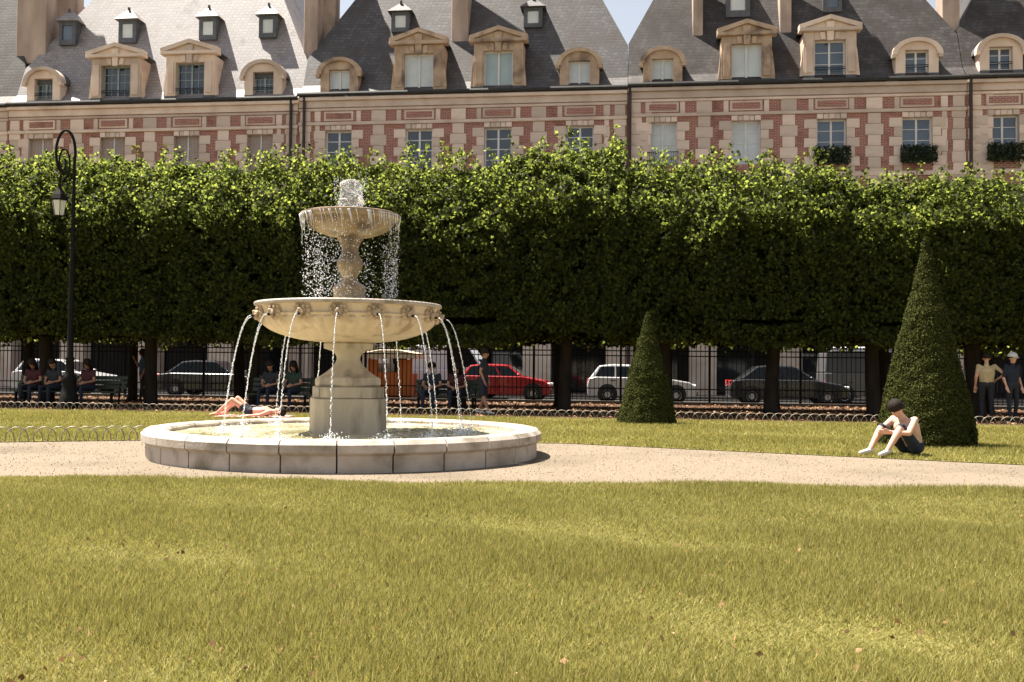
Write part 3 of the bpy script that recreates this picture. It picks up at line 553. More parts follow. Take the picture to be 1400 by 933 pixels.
for px in range(-110, 1560, 146):
    X = hitY(px, 32.2); lime_tree(X, 32.2, 6.7, 900+k*31, 'lime tree of the shaded second row along the iron railing', 'clipped lime trees of the second row', 6500, .1, random.uniform(.14, .2), 3.9, 3.4, random.uniform(-.2, .2), 1.98); k += 1

# ================================================================== IRON RAILING
def railing():
    Y0 = 35.8; xa, xb = -24.0, 23.0; t = thing('iron_railing', 'tall black spear-topped iron railing between the trees and the parked cars', 'railing', (0, Y0, 0), -TH)
    s = 1/math.cos(TH); mb = MB()
    n = int((xb-xa)/.155)
    for i in range(n):
        x = (xa+i*.155)*s; mb.box(x-.011, x+.011, -.011, .011, .12, 2.02)
        mb.add([(x-.026, 0, 2.02), (x, -.012, 2.02), (x+.026, 0, 2.02), (x, .012, 2.02), (x, 0, 2.17)], [(0, 1, 4), (1, 2, 4), (2, 3, 4), (3, 0, 4), (0, 3, 2, 1)])
    b = mb.build('bars', M['iron'], t); b['kind'] = 'stuff'
    for z in (.16, .55, 1.72, 1.90): MB().box(xa*s, xb*s, -.022, .022, z-.02, z+.02).build('rail', M['iron'], t)
    MB().box(xa*s, xb*s, -.14, .14, -.03, .10).build('plinth', M['paving'], t)
    for i in range(16):
        x = (xa+i*3.1)*s; p = MB().box(x-.04, x+.04, -.04, .04, .1, 2.12).ball((x, 0, 2.18), .07, 8, 6).build('post', M['iron'], t)
railing()

# ================================================================== LOW HOOP EDGING
def hoops(name, A, B, label, sp=.21, w=.36, h=.2):
    A, B = Vector((*A, 0)), Vector((*B, 0)); L = (B-A).length; a = math.atan2((B-A).y, (B-A).x); t = thing(name, label, 'edging', A, a)
    mb = MB(); k = 7; pts = [(-w/2*math.cos(math.pi*i/k), 0, -.03+(h+.03)*math.sin(math.pi*i/k)**.75) for i in range(k+1)]; mb.tube(pts, .009, 5, cap=False)
    me = mb.mesh('hoop', M['hoop'], True); n = int(L/sp); big = MB()
    for i in range(n):
        if i < 150: o = link('hoop', me, t); o.location = (i*sp, .012*(i % 2), 0); o.rotation_euler = (random.gauss(0, .06), 0, random.gauss(0, .05))
    return t
M['hoop'] = mat('galvanised_hoop', (0.30, 0.27, 0.22), (0.16, 0.13, 0.10), 0.5, 8, metal=.3)
hoops('hoop_edging', (-15, lineY(CH, -15)), (16, lineY(CH, 16)), 'long low row of metal hoops where the lawn meets the shaded earth')
hoops('hoop_edging', (-13, near_hoop(-13)-.02), (LB[0]-.05, LB[1]-.02), 'short low row of metal hoops running up to the basin rim', .2, .34, .22)

# ================================================================== FOUNTAIN
fo = thing('fountain', 'two-tiered limestone fountain in a wide round basin, water spilling from carved heads', 'fountain', (FX, FY, 0))
def arcp(r0, z0, r1, z1, n, p=1.0): return [(r0+(r1-r0)*math.sin(math.pi/2*i/n)**p, z0+(z1-z0)*(1-math.cos(math.pi/2*i/n))) for i in range(n+1)]
RB = 2.74
# basin wall of separate coping stones
seg = 26
for i in range(seg):
    a0, a1 = 2*math.pi*i/seg+.0035, 2*math.pi*(i+1)/seg-.0035; v = []; prof = [(RB-.34, .0), (RB-.34, .33), (RB-.31, .36), (RB-.05, .36), (RB, .31), (RB, .22), (RB-.06, .18), (RB-.06, -.02)]; q = 5
    for k in range(q+1):
        a = a0+(a1-a0)*k/q; v += [(r*math.cos(a), r*math.sin(a), z) for r, z in prof]
    n = len(prof); f = [(k*n+j, (k+1)*n+j, (k+1)*n+j+1, k*n+j+1) for k in range(q) for j in range(n-1)]+[tuple(range(n)), tuple(range((q+1)*n-1, q*n-1, -1))]
    MB().add(v, [tuple(reversed(x)) for x in f]).build('coping_stone', M['rim'], fo, autos=40)
MB().lathe([(0.001, .05), (RB-.34, .05)], 64).build('basin_floor', M['fgrey'], fo)
# pool with real ripples
def pool():
    nr, na = 90, 220; rr = np.linspace(.02, RB-.335, nr); aa = np.linspace(0, 2*np.pi, na, endpoint=False); r_, a_ = np.meshgrid(rr, aa, indexing='ij')
    x, y = r_*np.cos(a_), r_*np.sin(a_); P = np.c_[x.ravel(), y.ravel(), 0*x.ravel()]
    z = .29+.006*noise3(P, 7, 3)+.004*noise3(P, 15, 4)
    for j in range(16):
        a = R(3)-math.pi/2+j*math.pi/8; d = np.hypot(P[:, 0]-1.66*math.cos(a), P[:, 1]-1.66*math.sin(a)); z += .018*np.exp(-d*3.2)*np.sin(d*42)
    v = np.c_[P[:, :2], z]; f = [(i*na+j, (i+1)*na+j, (i+1)*na+(j+1) % na, i*na+(j+1) % na) for i in range(nr-1) for j in range(na)]
    return MB().add(v.tolist(), f).build('basin_water', M['pool'], fo, smooth=True)
pool()
# pedestal: chamfered square plinth, base moulding, waisted shaft
def cham(h, c): return [(-h+c, -h), (h-c, -h), (h, -h+c), (h, h-c), (h-c, h), (-h+c, h), (-h, h-c), (-h, -h+c)]
def chprism(name, h, c, z0, z1, m):
    p = cham(h, c); v = [(x, y, z0) for x, y in p]+[(x, y, z1) for x, y in p]
    o = MB().add(v, [tuple(range(7, -1, -1)), tuple(range(8, 16))]+[(i, (i+1) % 8, (i+1) % 8+8, i+8) for i in range(8)]).build(name, M[m], fo, bevel=.012); o.rotation_euler.z = R(17); return o
chprism('plinth', .50, .17, .05, .77, 'fgrey'); chprism('plinth_course', .465, .155, .772, .93, 'fgrey')
p_ = MB().box(-.05, .05, -.012, .012, -.07, .07).build('plaque', M['rim'], fo, bevel=.01); p_.location = (-.36, -.435, .855); p_.rotation_euler.z = R(-28)
MB().lathe([(.44, .932), (.46, .96), (.46, 1.03), (.44, 1.06), (.40, 1.075)]+[(.36, 1.10), (.30, 1.14), (.245, 1.19), (.20, 1.24), (.172, 1.29), (.164, 1.32), (.17, 1.36), (.195, 1.40), (.245, 1.435), (.305, 1.455)]+[(.345, 1.465), (.35, 1.53), (.33, 1.56), (.1, 1.562)], 56).build('pedestal', M['fgrey'], fo, smooth=True, autos=35)
# lower bowl
def flute(r, z, a, k): return r*(1+(.035 if z < 1.88 and r > .4 else 0)*(abs(math.sin(a*24))-.5))
under = [(.30+(1.215-.30)*math.sin(math.pi/2*i/16), 1.555+(1.885-1.555)*(1-math.cos(math.pi/2*i/16))**.92) for i in range(17)]
bowl = MB().lathe(under+[(1.24, 1.90), (1.245, 1.915), (1.225, 1.93), (1.235, 1.99), (1.255, 2.03), (1.29, 2.042)], 192, fn=flute).build('lower_bowl', M['fstone'], fo, autos=40)
def rope(r, z, a, k): return r+(.010*math.sin(a*96+z*90) if 2.045 < z < 2.098 and r > 1.2 else 0)
MB().lathe([(1.285, 2.043), (1.305, 2.06), (1.308, 2.08), (1.295, 2.097), (1.27, 2.10), (1.17, 2.098), (1.12, 2.06), (.8, 1.98), (.2, 1.95)], 288, fn=rope).build('bowl_rim', M['rim'], fo, smooth=True)
MB().lathe([(.19, 2.045), (1.13, 2.047)], 64).build('bowl_water', M['pool'], fo)
# stem and upper bowl
MB().lathe([(.225, 1.95), (.225, 2.29), (.235, 2.30), (.235, 2.33), (.20, 2.37), (.135, 2.41), (.10, 2.45), (.115, 2.50), (.165, 2.58), (.185, 2.66), (.18, 2.72), (.13, 2.79), (.115, 2.84), (.125, 2.92), (.16, 2.99), (.18, 3.02), (.19, 3.06), (.1, 3.062)], 48).build('baluster', M['fwet'], fo, autos=40)
MB().lathe([(.12, 3.04), (.20, 3.05), (.34, 3.075), (.46, 3.12), (.56, 3.18), (.61, 3.24), (.62, 3.285), (.66, 3.30), (.70, 3.315), (.71, 3.345), (.70, 3.375), (.67, 3.385), (.62, 3.37), (.5, 3.33), (.2, 3.30)], 96).build('upper_bowl', M['fwet'], fo, autos=45)
# carved heads
def head_mesh():
    mb = MB(); mb.ball((0, .02, 0), (.095, .06, .095), 12, 8)
    for k in range(11): a = 2*math.pi*k/11; mb.ball((.085*math.cos(a), -.005, .085*math.sin(a)), (.034, .04, .034), 7, 5)
    mb.ball((0, -.055, -.02), (.045, .055, .04), 10, 6).ball((0, -.085, .005), (.022, .03, .02), 8, 5).ball((0, -.06, -.065), (.035, .035, .018), 8, 5)
    for s in (-1, 1): mb.ball((s*.038, -.052, .03), (.016, .016, .012), 7, 5).ball((s*.03, -.07, -.035), (.024, .03, .022), 7, 5).ball((s*.04, -.05, .05), (.026, .02, .012), 7, 5).ball((s*.07, -.02, .075), (.022, .02, .03), 7, 5)
    return mb.mesh('carved_head', M['lion'], True)
hm = head_mesh(); HA = [R(3)-math.pi/2+j*math.pi/8 for j in range(16)]
for a in HA:
    o = link('carved_head', hm, fo); o.location = (1.235*math.cos(a), 1.235*math.sin(a), 1.945); o.rotation_euler.z = a+math.pi/2; o.scale = (1.05,)*3
    s = MB().tube([(0, -.09, -.045), (0, -.125, -.052)], [.018, .014], 8, cap=False).build('spout', M['iron'], o)

# falling water --- ----------------------------------------------------------
def octa(P, r):                                        # small drops, stretched downwards
    n = len(P); st = rng.uniform(.9, 1.9, n); d = np.array([(1, 0, 0), (0, 1, 0), (-1, 0, 0), (0, -1, 0), (0, 0, 1), (0, 0, -1)], float)
    V = P[:, None]+d[None]*np.stack([r, r, r*st], 1)[:, None]
    F_ = np.array([(0, 1, 4), (1, 2, 4), (2, 3, 4), (3, 0, 4), (1, 0, 5), (2, 1, 5), (3, 2, 5), (0, 3, 5)]); return V[:, F_].reshape(-1, 3)
pebbles()
jrng = random.Random(4)
for j, a in enumerate(HA):
    mb = MB(); v0 = .66+jrng.uniform(-.07, .07); z0, r0 = 1.895, 1.37; ts = math.sqrt(2*(z0-.29)/9.8); t = 0; k = 0
    ca, sa = math.cos(a), math.sin(a); side = jrng.uniform(-.05, .05)
    pts, rad = [], []
    while t < ts*.30:
        pts.append(((r0+v0*t)*ca-side*t*sa, (r0+v0*t)*sa+side*t*ca, z0-4.9*t*t)); rad.append(.0055+.0032*math.sin(k*1.9+j)+jrng.uniform(-.0015, .0015)); t += .0085; k += 1
    mb.tube(pts, rad, 6)
    while t < ts:
        u = t/ts; w = .004+.012*max(0, u-.4); x = (r0+v0*t)*ca-side*t*sa+jrng.gauss(0, w*.5); y = (r0+v0*t)*sa+side*t*ca+jrng.gauss(0, w*.5); z = z0-4.9*t*t
        rr = jrng.uniform(.0045, .0105); mb.ball((x, y, z), (rr, rr, rr*jrng.uniform(1.0, 1.9)), 6, 4); t += jrng.uniform(.0028, .0062)
    o = mb.build('water_jet', M['jet'], None, smooth=True); o.location = (FX, FY, 0)
    tag(o, 'thin beaded jet of water arching from a carved head into the basin', 'water jet', 'water jets of the lower bowl')
def curtain():
    P = []; n = 5200; a = rng.uniform(0, 2*np.pi, n); keep = (.5+.5*np.sin(a*3+.4)+.35*np.sin(a*11)) > rng.uniform(-.1, 1, n); a = a[keep]; n = len(a)
    t = rng.uniform(0, 1, n)**.75; r_ = .70-.10*rng.uniform(0, 1, n)**1.5+rng.normal(0, .03, n)*(t+.2)-.05*t
    P = np.c_[FX+r_*np.cos(a), FY+r_*np.sin(a), 3.28-1.2*t]
    v = octa(P, rng.uniform(.0025, .0075, n)); o = link('water_drops', npmesh('water_drops', v, 3, M['drop'])); tag(o, 'curtain of drops falling from the upper bowl rim', 'water drops', kind='stuff')
    mb = MB()                                           # clinging films under the lip
    for k in range(75):
        b = jrng.choice((-1.0, -.35, .2, 1.9, 2.9, 3.9, 4.6, 5.4))+jrng.gauss(0, .22); L = jrng.uniform(.02, .16)*(2.2 if jrng.random() < .15 else 1); q = [(.715, 3.35), (.71, 3.31), (.70, 3.27-.2*L), (.695, 3.27-L)]
        mb.tube([((r_)*math.cos(b+.02*i), r_*math.sin(b+.02*i), z) for i, (r_, z) in enumerate(q)], [.003, jrng.uniform(.003, .007), jrng.uniform(.002, .005), .0015], 5)
    o = mb.build('water_strands', M['jet'], None, smooth=True); o.location = (FX, FY, 0); tag(o, 'thin strands of water clinging to the lip of the upper bowl', 'water', kind='stuff')
curtain()
def bubble():                                          # the lumpy dome of water on top
    n, kk = 56, 40; v = []
    prof = [(.215, 3.37), (.20, 3.42), (.185, 3.48), (.195, 3.56), (.175, 3.62), (.165, 3.68), (.17, 3.75), (.16, 3.81), (.12, 3.86), (.05, 3.875)]
    zz = np.linspace(3.37, 3.875, kk); rr = np.interp(zz, [p[1] for p in prof], [p[0] for p in prof]); A = np.linspace(0, 2*np.pi, n, endpoint=False)
    Z, AA = np.meshgrid(zz, A, indexing='ij'); rr = rr*.88; RR = np.repeat(rr[:, None], n, 1); P = np.c_[(RR*np.cos(AA)).ravel(), (RR*np.sin(AA)).ravel(), Z.ravel()]
    k = 1+.17*noise3(P*np.array([1, 1, .55]), 16, 8)+.11*noise3(P, 38, 9); P[:, :2] *= k[:, None]; P[:, 2] += .012*noise3(P, 22, 10)
    f = [(i*n+j, i*n+(j+1) % n, (i+1)*n+(j+1) % n, (i+1)*n+j) for i in range(kk-1) for j in range(n)]+[tuple(range((kk-1)*n, kk*n))]
    mb = MB().add(P.tolist(), f)
    o = mb.build('water_dome', M['dome'], None, smooth=True); o.location = (FX, FY, 0); tag(o, 'lumpy bubbling dome of water welling up on the upper bowl', 'water')
    m = 420; a = rng.uniform(0, 2*np.pi, m); z = rng.uniform(3.38, 3.9, m); r_ = .19+np.abs(rng.normal(0, .035, m)); r_ = np.where(z < 3.46, r_+np.abs(rng.normal(0, .12, m)), r_)
    o2 = link('spray', npmesh('spray', octa(np.c_[r_*np.cos(a), r_*np.sin(a), z], rng.uniform(.002, .007, m)), 3, M['drop']), o); o2['kind'] = 'stuff'
M['dome'] = watermat('welling_water', .82, .05)
bubble()
def splashes():
    n = 2600; j = rng.integers(0, 16, n); a = np.array(HA)[j]; d = np.abs(rng.normal(0, .13, n)); b = rng.uniform(0, 6.28, n); h = np.abs(rng.normal(0, .05, n))*np.exp(-d*3)
    P = np.c_[FX+1.72*np.cos(a)+d*np.cos(b), FY+1.72*np.sin(a)+d*np.sin(b), .295+h]; o = link('splashes', npmesh('splashes', octa(P, rng.uniform(.003, .009, n)), 3, M['drop'])); tag(o, 'small white splashes where the jets strike the basin water', 'water drops', kind='stuff')
splashes()

# ================================================================== YEW CONES
def yew(x0, y0, apex_x, apex_y, Y, rb, label, seed, n=48000):
    b = at(apex_x, 575, Y); top = at(apex_x, apex_y, Y).z; H = top; t = thing('yew_cone', label, 'topiary', (b.x, Y, 0)); r = np.random.default_rng(seed)
    rad = lambda h: rb*(np.clip(1-h, 0, 1)**.92)*(1-.06*np.exp(-h*14))
    hs = np.linspace(0, 1, 30); nn = 40; v = []
    for h in hs:
        for i in range(nn): a = 2*math.pi*i/nn; q = max(float(rad(h))-.05, .005); v.append((q*math.cos(a), q*math.sin(a), h*(H-.06)))
    MB().add(v, [(k*nn+i, k*nn+(i+1) % nn, (k+1)*nn+(i+1) % nn, (k+1)*nn+i) for k in range(29) for i in range(nn)]).build('foliage_core', M['yewcore'], t, smooth=True)
    h = 1-np.sqrt(r.uniform(0, 1, n)); a = r.uniform(0, 2*np.pi, n); P0 = np.c_[np.cos(a)*rad(h), np.sin(a)*rad(h), h*H]
    k = rad(h)+r.normal(0, .012, n)+.022*noise3(P0, 5, seed)+.014*noise3(P0, 14, seed+1); P = np.c_[k*np.cos(a), k*np.sin(a), h*H+r.normal(0, .015, n)]
    nr = np.c_[np.cos(a), np.sin(a), .4+0*a]; o = link('foliage', npmesh('foliage', leaves(P, .036, nr*1.0, .5, .6), 4, M['yew']), t); o['kind'] = 'stuff'
    MB().tube([(0, 0, -.05), (0, 0, .4)], .07, 8).build('trunk', M['bark'], t)
    return t
yew(0, 0, 885, 426, 22.5, .69, 'smaller clipped yew cone on the lawn beyond the basin', 3)
yew(0, 0, 1266, 322, 16.5, .80, 'tall clipped yew cone standing behind the seated dark-haired person', 5, 80000)

# ================================================================== LAMP POST
def lamp():
    Y = 26.9; b = at(95, 520, Y); t = thing('lamp_post', 'black crook-necked lamp post with a hanging glass lantern', 'street lamp', (b.x, Y, 0)); s = Y/F
    zt = lambda y: at(95, y, Y).z; dx = lambda x: (x-95)*s
    MB().lathe([(.24, 0), (.24, .35), (.20, .40), (.17, .75), (.20, .80), (.13, .9), (.10, 1.3), (.13, 1.36), (.09, 1.42), (.075, 2.2), (.05, zt(300)), (.038, zt(215))], 14).build('pole', M['iron'], t, smooth=True)
    cx, cz, rx, rz = dx(82.5), zt(211), 13.5*s, 33*s; pts = []
    for i in range(28):
        a = -.05+i*(math.pi*1.62)/27; sh = 1 if a < math.pi*.9 else 1-.12*(a-math.pi*.9)
        pts.append((cx+rx*math.cos(a)*sh, 0, cz+rz*math.sin(a)*sh))
    pts = [(dx(95.5), 0, zt(216))]+pts
    MB().tube(pts, [.04]*10+[.036]*(len(pts)-10), 8).build('crook', M['iron'], t, smooth=True)
    sc = []
    for i in range(30): a = -1.5+i*.32; q = .40*(1-i/34); sc.append((dx(80)+q*.5*math.cos(a), 0, zt(222)+q*1.25*math.sin(a)))
    MB().tube(sc, .026, 6).build('scroll', M['iron'], t, smooth=True)
    lx = dx(75.5); L = MB().lathe([(.02, zt(241)), (.05, zt(246)), (.03, zt(249)), (.06, zt(253)), (.045, zt(256)), (.09, zt(260)), (.19, zt(267)), (.25, zt(273)), (.235, zt(274.5)), (.02, zt(274))], 6, (lx, 0, 0)).build('lantern', M['iron'], t)
    MB().tube([(dx(78), 0, zt(238)), (lx, 0, zt(243))], .025, 6).build('hanger', M['iron'], t)
    for i in range(6):
        a0, a1 = i*math.pi/3+.05, (i+1)*math.pi/3-.05; z1, z0 = zt(275), zt(295)
        MB().add([(lx+.20*math.cos(a0), .20*math.sin(a0), z1), (lx+.20*math.cos(a1), .20*math.sin(a1), z1), (lx+.12*math.cos(a1), .12*math.sin(a1), z0), (lx+.12*math.cos(a0), .12*math.sin(a0), z0)], [(0, 1, 2, 3)]).build('pane', M['lantern_glass'], L)
        MB().tube([(lx+.205*math.cos(a0-.05), .205*math.sin(a0-.05), z1), (lx+.125*math.cos(a0-.05), .125*math.sin(a0-.05), z0)], .009, 5).build('glazing_bar', M['iron'], L)
    MB().lathe([(.13, zt(295)), (.13, zt(296)), (.05, zt(298)), (.01, zt(300))], 6, (lx, 0, 0)).build('lantern_base', M['iron'], L)
M['lantern_glass'] = watermat('frosted_lantern_glass', .35, .35, (.8, .8, .78))
lamp()

# ================================================================== VEHICLES
def vehicle(px0, px1, Y0, color, kind, label, cat='car', flip=False, H=1.45):
    xa, xb = hitY(px0, Y0), hitY(px1, Y0); L = (xb-xa)/math.cos(TH); xm = (xa+xb)/2; t = thing('parked_car' if cat == 'car' else 'parked_van', label, cat, (xm, lineY(Y0, xm), -.02), -TH, None); pm = color; h = L/2; Wd = .86 if cat == 'car' else .95
    if cat == 'car':
        if kind == 'hatch': low = [(-h, .32), (-h-.02, .62), (-h+.06, .92), (-h+.3, .97), (h*.38, .95), (h*.85, .80), (h*.97, .66), (h, .45), (h-.03, .25), (-h+.05, .25)]; top = [(-h+.08, .93), (-h+.42, H-.06), (-h+.9, H), (h*.02, H-.02), (h*.44, .93)]
        else: low = [(-h, .35), (-h, .72), (-h+.12, .90), (-h+.6, .95), (h*.42, .93), (h*.85, .78), (h*.97, .62), (h, .42), (h-.03, .25), (-h+.05, .25)]; top = [(-h+.35, .93), (-h+1.0, H-.05), (-h+1.5, H), (h*.05, H-.02), (h*.48, .91)]
    else:
        low = [(-h, .35), (-h, 1.2), (h*.62, 1.2), (h*.70, 1.1), (h*.96, .9), (h, .6), (h-.03, .3), (-h+.05, .3)]; top = [(-h, 1.2), (-h+.05, H-.1), (-h+.3, H), (h*.22, H), (h*.36, H-.12), (h*.68, 1.2)]
    body = MB().prism(low, -Wd, Wd).build('body', pm, t, bevel=.07); body.modifiers['bevel'].segments = 3
    def taper(poly, w0, w1, zr):
        n = len(poly); f = lambda z: w0+(w1-w0)*max(0, min(1, (z-poly[0][1])/(zr-poly[0][1]))); v = [(x, -f(z), z) for x, z in poly]+[(x, f(z), z) for x, z in poly]
        return MB().add(v, [tuple(reversed(range(n))), tuple(range(n, 2*n))]+[(i, (i+1) % n, (i+1) % n+n, i+n) for i in range(n)])
    ti = .66 if cat == 'car' else .86
    cab = taper(top, Wd-.05, ti, H).build('cabin', pm, t, bevel=.05); cab.modifiers['bevel'].segments = 2
    def shrink(poly, a, b): cx = sum(p[0] for p in poly)/len(poly); return [(cx+(x-cx)*a, z) for x, z in poly]
    zb, zt_ = .965 if cat == 'car' else 1.28, H-.09
    fx = lambda z, side: np.interp(z, [p[1] for p in (top[:3] if side < 0 else top[::-1][:3])], [p[0] for p in (top[:3] if side < 0 else top[::-1][:3])])
    wy = lambda z: (Wd-.05)+(ti-(Wd-.05))*(z-top[0][1])/(H-top[0][1])
    for s in (-1, 1):
        lo = fx(zb, -1)+.16; hi = fx(zb, 1)-.14; lo2 = fx(zt_, -1)+.1; hi2 = fx(zt_, 1)-.02
        parts = [(0, .3), (.33, .63), (.66, 1)] if cat == 'car' else [(.74, 1)]
        for a, b in parts:
            x = [lo+(hi-lo)*a, lo+(hi-lo)*b, lo2+(hi2-lo2)*b, lo2+(hi2-lo2)*a]
            MB().add([(x[0], s*(wy(zb)+.006), zb), (x[1], s*(wy(zb)+.006), zb), (x[2], s*(wy(zt_)+.006), zt_), (x[3], s*(wy(zt_)+.006), zt_)], [(0, 1, 2, 3) if s < 0 else (3, 2, 1, 0)]).build('side_window', M['carglass'], cab)
        MB().ball((hi-.05, s*(Wd+.06), zb+.04), (.07, .08, .06), 8, 6).build('wing_mirror', pm, t, smooth=True)
        MB().box(h-.24, h-.02, s*(Wd-.28)-.14, s*(Wd-.28)+.14, .60, .72).build('headlight', M['lampglass'], t, bevel=.03)
        MB().box(-h-.012, -h+.12, s*(Wd-.16)-.10, s*(Wd-.16)+.163, .66, .90).build('tail_light', M['redlamp'], t, bevel=.02)
        for q in (lo+(hi-lo)*.28, lo+(hi-lo)*.60): MB().box(q-.09, q+.09, s*(Wd+.012)-.014, s*(Wd+.012)+.014, .82, .85).build('door_handle', M['plastic'], t)
    MB().add([(fx(zb, 1)+.012, -wy(zb)+.06, zb), (fx(zb, 1)+.012, wy(zb)-.06, zb), (fx(zt_, 1)+.03, wy(zt_)-.08, zt_), (fx(zt_, 1)+.03, -wy(zt_)+.08, zt_)], [(0, 1, 2, 3)]).build('windscreen', M['carglass'], cab)
    wr = .31 if cat == 'car' else .34
    for xw in (-h*.63, h*.62):
        for s in (-1, 1):
            MB().lathe([(.0, 0), (wr+.06, 0)], 20).build('wheel_arch', M['plastic'], t).matrix_local = Matrix.Translation((xw, s*(Wd+.004), wr+.03)) @ Matrix.Rotation(R(90)*s, 4, 'X')
            w = MB().lathe([(wr*.62, -.1), (wr*.9, -.1), (wr, -.07), (wr, .07), (wr*.9, .1), (wr*.62, .1)], 24).build('wheel', M['tyre'], t, smooth=True); w.matrix_local = Matrix.Translation((xw, s*(Wd-.07), wr)) @ Matrix.Rotation(R(90), 4, 'X')
            rm = MB().lathe([(.001, .08), (wr*.2, .085), (wr*.55, .06), (wr*.63, .09)], 20).lathe([(.001, -.08), (wr*.2, -.085), (wr*.55, -.06), (wr*.63, -.09)], 20).build('rim', M['alloy'], w, smooth=True)
    MB().box(h-.06, h+.03, -Wd+.12, Wd-.12, .28, .46).build('bumper', M['plastic'], t, bevel=.03)
    return t
silver = paint('silver_car_paint', (.55, .55, .56), .28, .3); redp = paint('red_car_paint', (.30, .008, .012), .25); darkp = paint('dark_car_paint', (.02, .022, .026), .22); whitep = paint('white_van_paint', (.74, .77, .82), .35); greyp = paint('grey_car_paint', (.10, .10, .105), .25)
vehicle(33, 156, 38.3, silver, 'hatch', 'silver hatchback with red tail lights parked behind the lamp post')
vehicle(228, 372, 38.3, darkp, 'sedan', 'black saloon car parked beside the orange kiosk side of the railing')
vehicle(632, 756, 38.2, redp, 'hatch', 'red hatchback parked in front of the white van', H=1.42)
vehicle(805, 952, 38.2, silver, 'hatch', 'silver hatchback partly hidden behind the smaller yew cone', H=1.45)
vehicle(995, 1157, 38.2, darkp, 'sedan', 'black saloon car with a gleaming roof between the two yew cones', H=1.47)
vehicle(562, 688, 41.0, whitep, 'van', 'white panel van with sloping windscreen standing behind the red hatchback', 'van', H=2.18)
v_ = vehicle(1122, 1262, 40.8, greyp, 'van', 'dark grey van with a white roof behind the tall yew cone', 'van', H=2.1)
MB().box(-1.9, 1.0, -.8, .8, 2.105, 2.22).build('white_roof', whitep, v_, bevel=.03)
for o in list(COL.objects):
    if o.get('label') == 'black saloon car parked beside the orange kiosk side of the railing': o['label'] = 'black saloon car behind the railing, seen past the sunbather'
def kiosk():
    xa, xb = hitY(508, 38.4), hitY(568, 38.4); t = thing('kiosk', 'small orange wooden kiosk with a cream canopy behind the pedestal', 'kiosk', ((xa+xb)/2, lineY(38.4, (xa+xb)/2), -.02), -TH); w = (xb-xa)/2; om = mat('orange_boards', (.56, .17, .04), (.42, .11, .025), .6, 2, stretch=(6, 1, .3)); cm = mat('cream_canvas', (.72, .60, .42), (.62, .5, .34), .8, 2)
    k = 9
    for i in range(k):
        x0 = -w+2*w*i/k; h = 1.05 if 1 < i < 6 else 1.55; MB().box(x0+.006, x0+2*w/k-.006, -.55, -.5, .05, h).build('board', om, t)
    MB().box(-w, w, -.49, .5, .05, 1.0).build('counter', om, t)
    for x in (-w+.05, w-.05): MB().box(x-.04, x+.04, -.48, -.40, 1.0, 1.62).build('post', om, t)
    MB().prism([(-w-.25, 1.60), (w+.25, 1.60), (w+.22, 1.80), (w*.4, 1.93), (-w*.4, 1.93), (-w-.22, 1.80)], -.75, .7).build('canopy', cm, t, bevel=.02)
    MB().box(-w+.2, w*.1, -.3, -.1, 1.02, 1.4).build('display', M['blind'], t, bevel=.02)
kiosk()

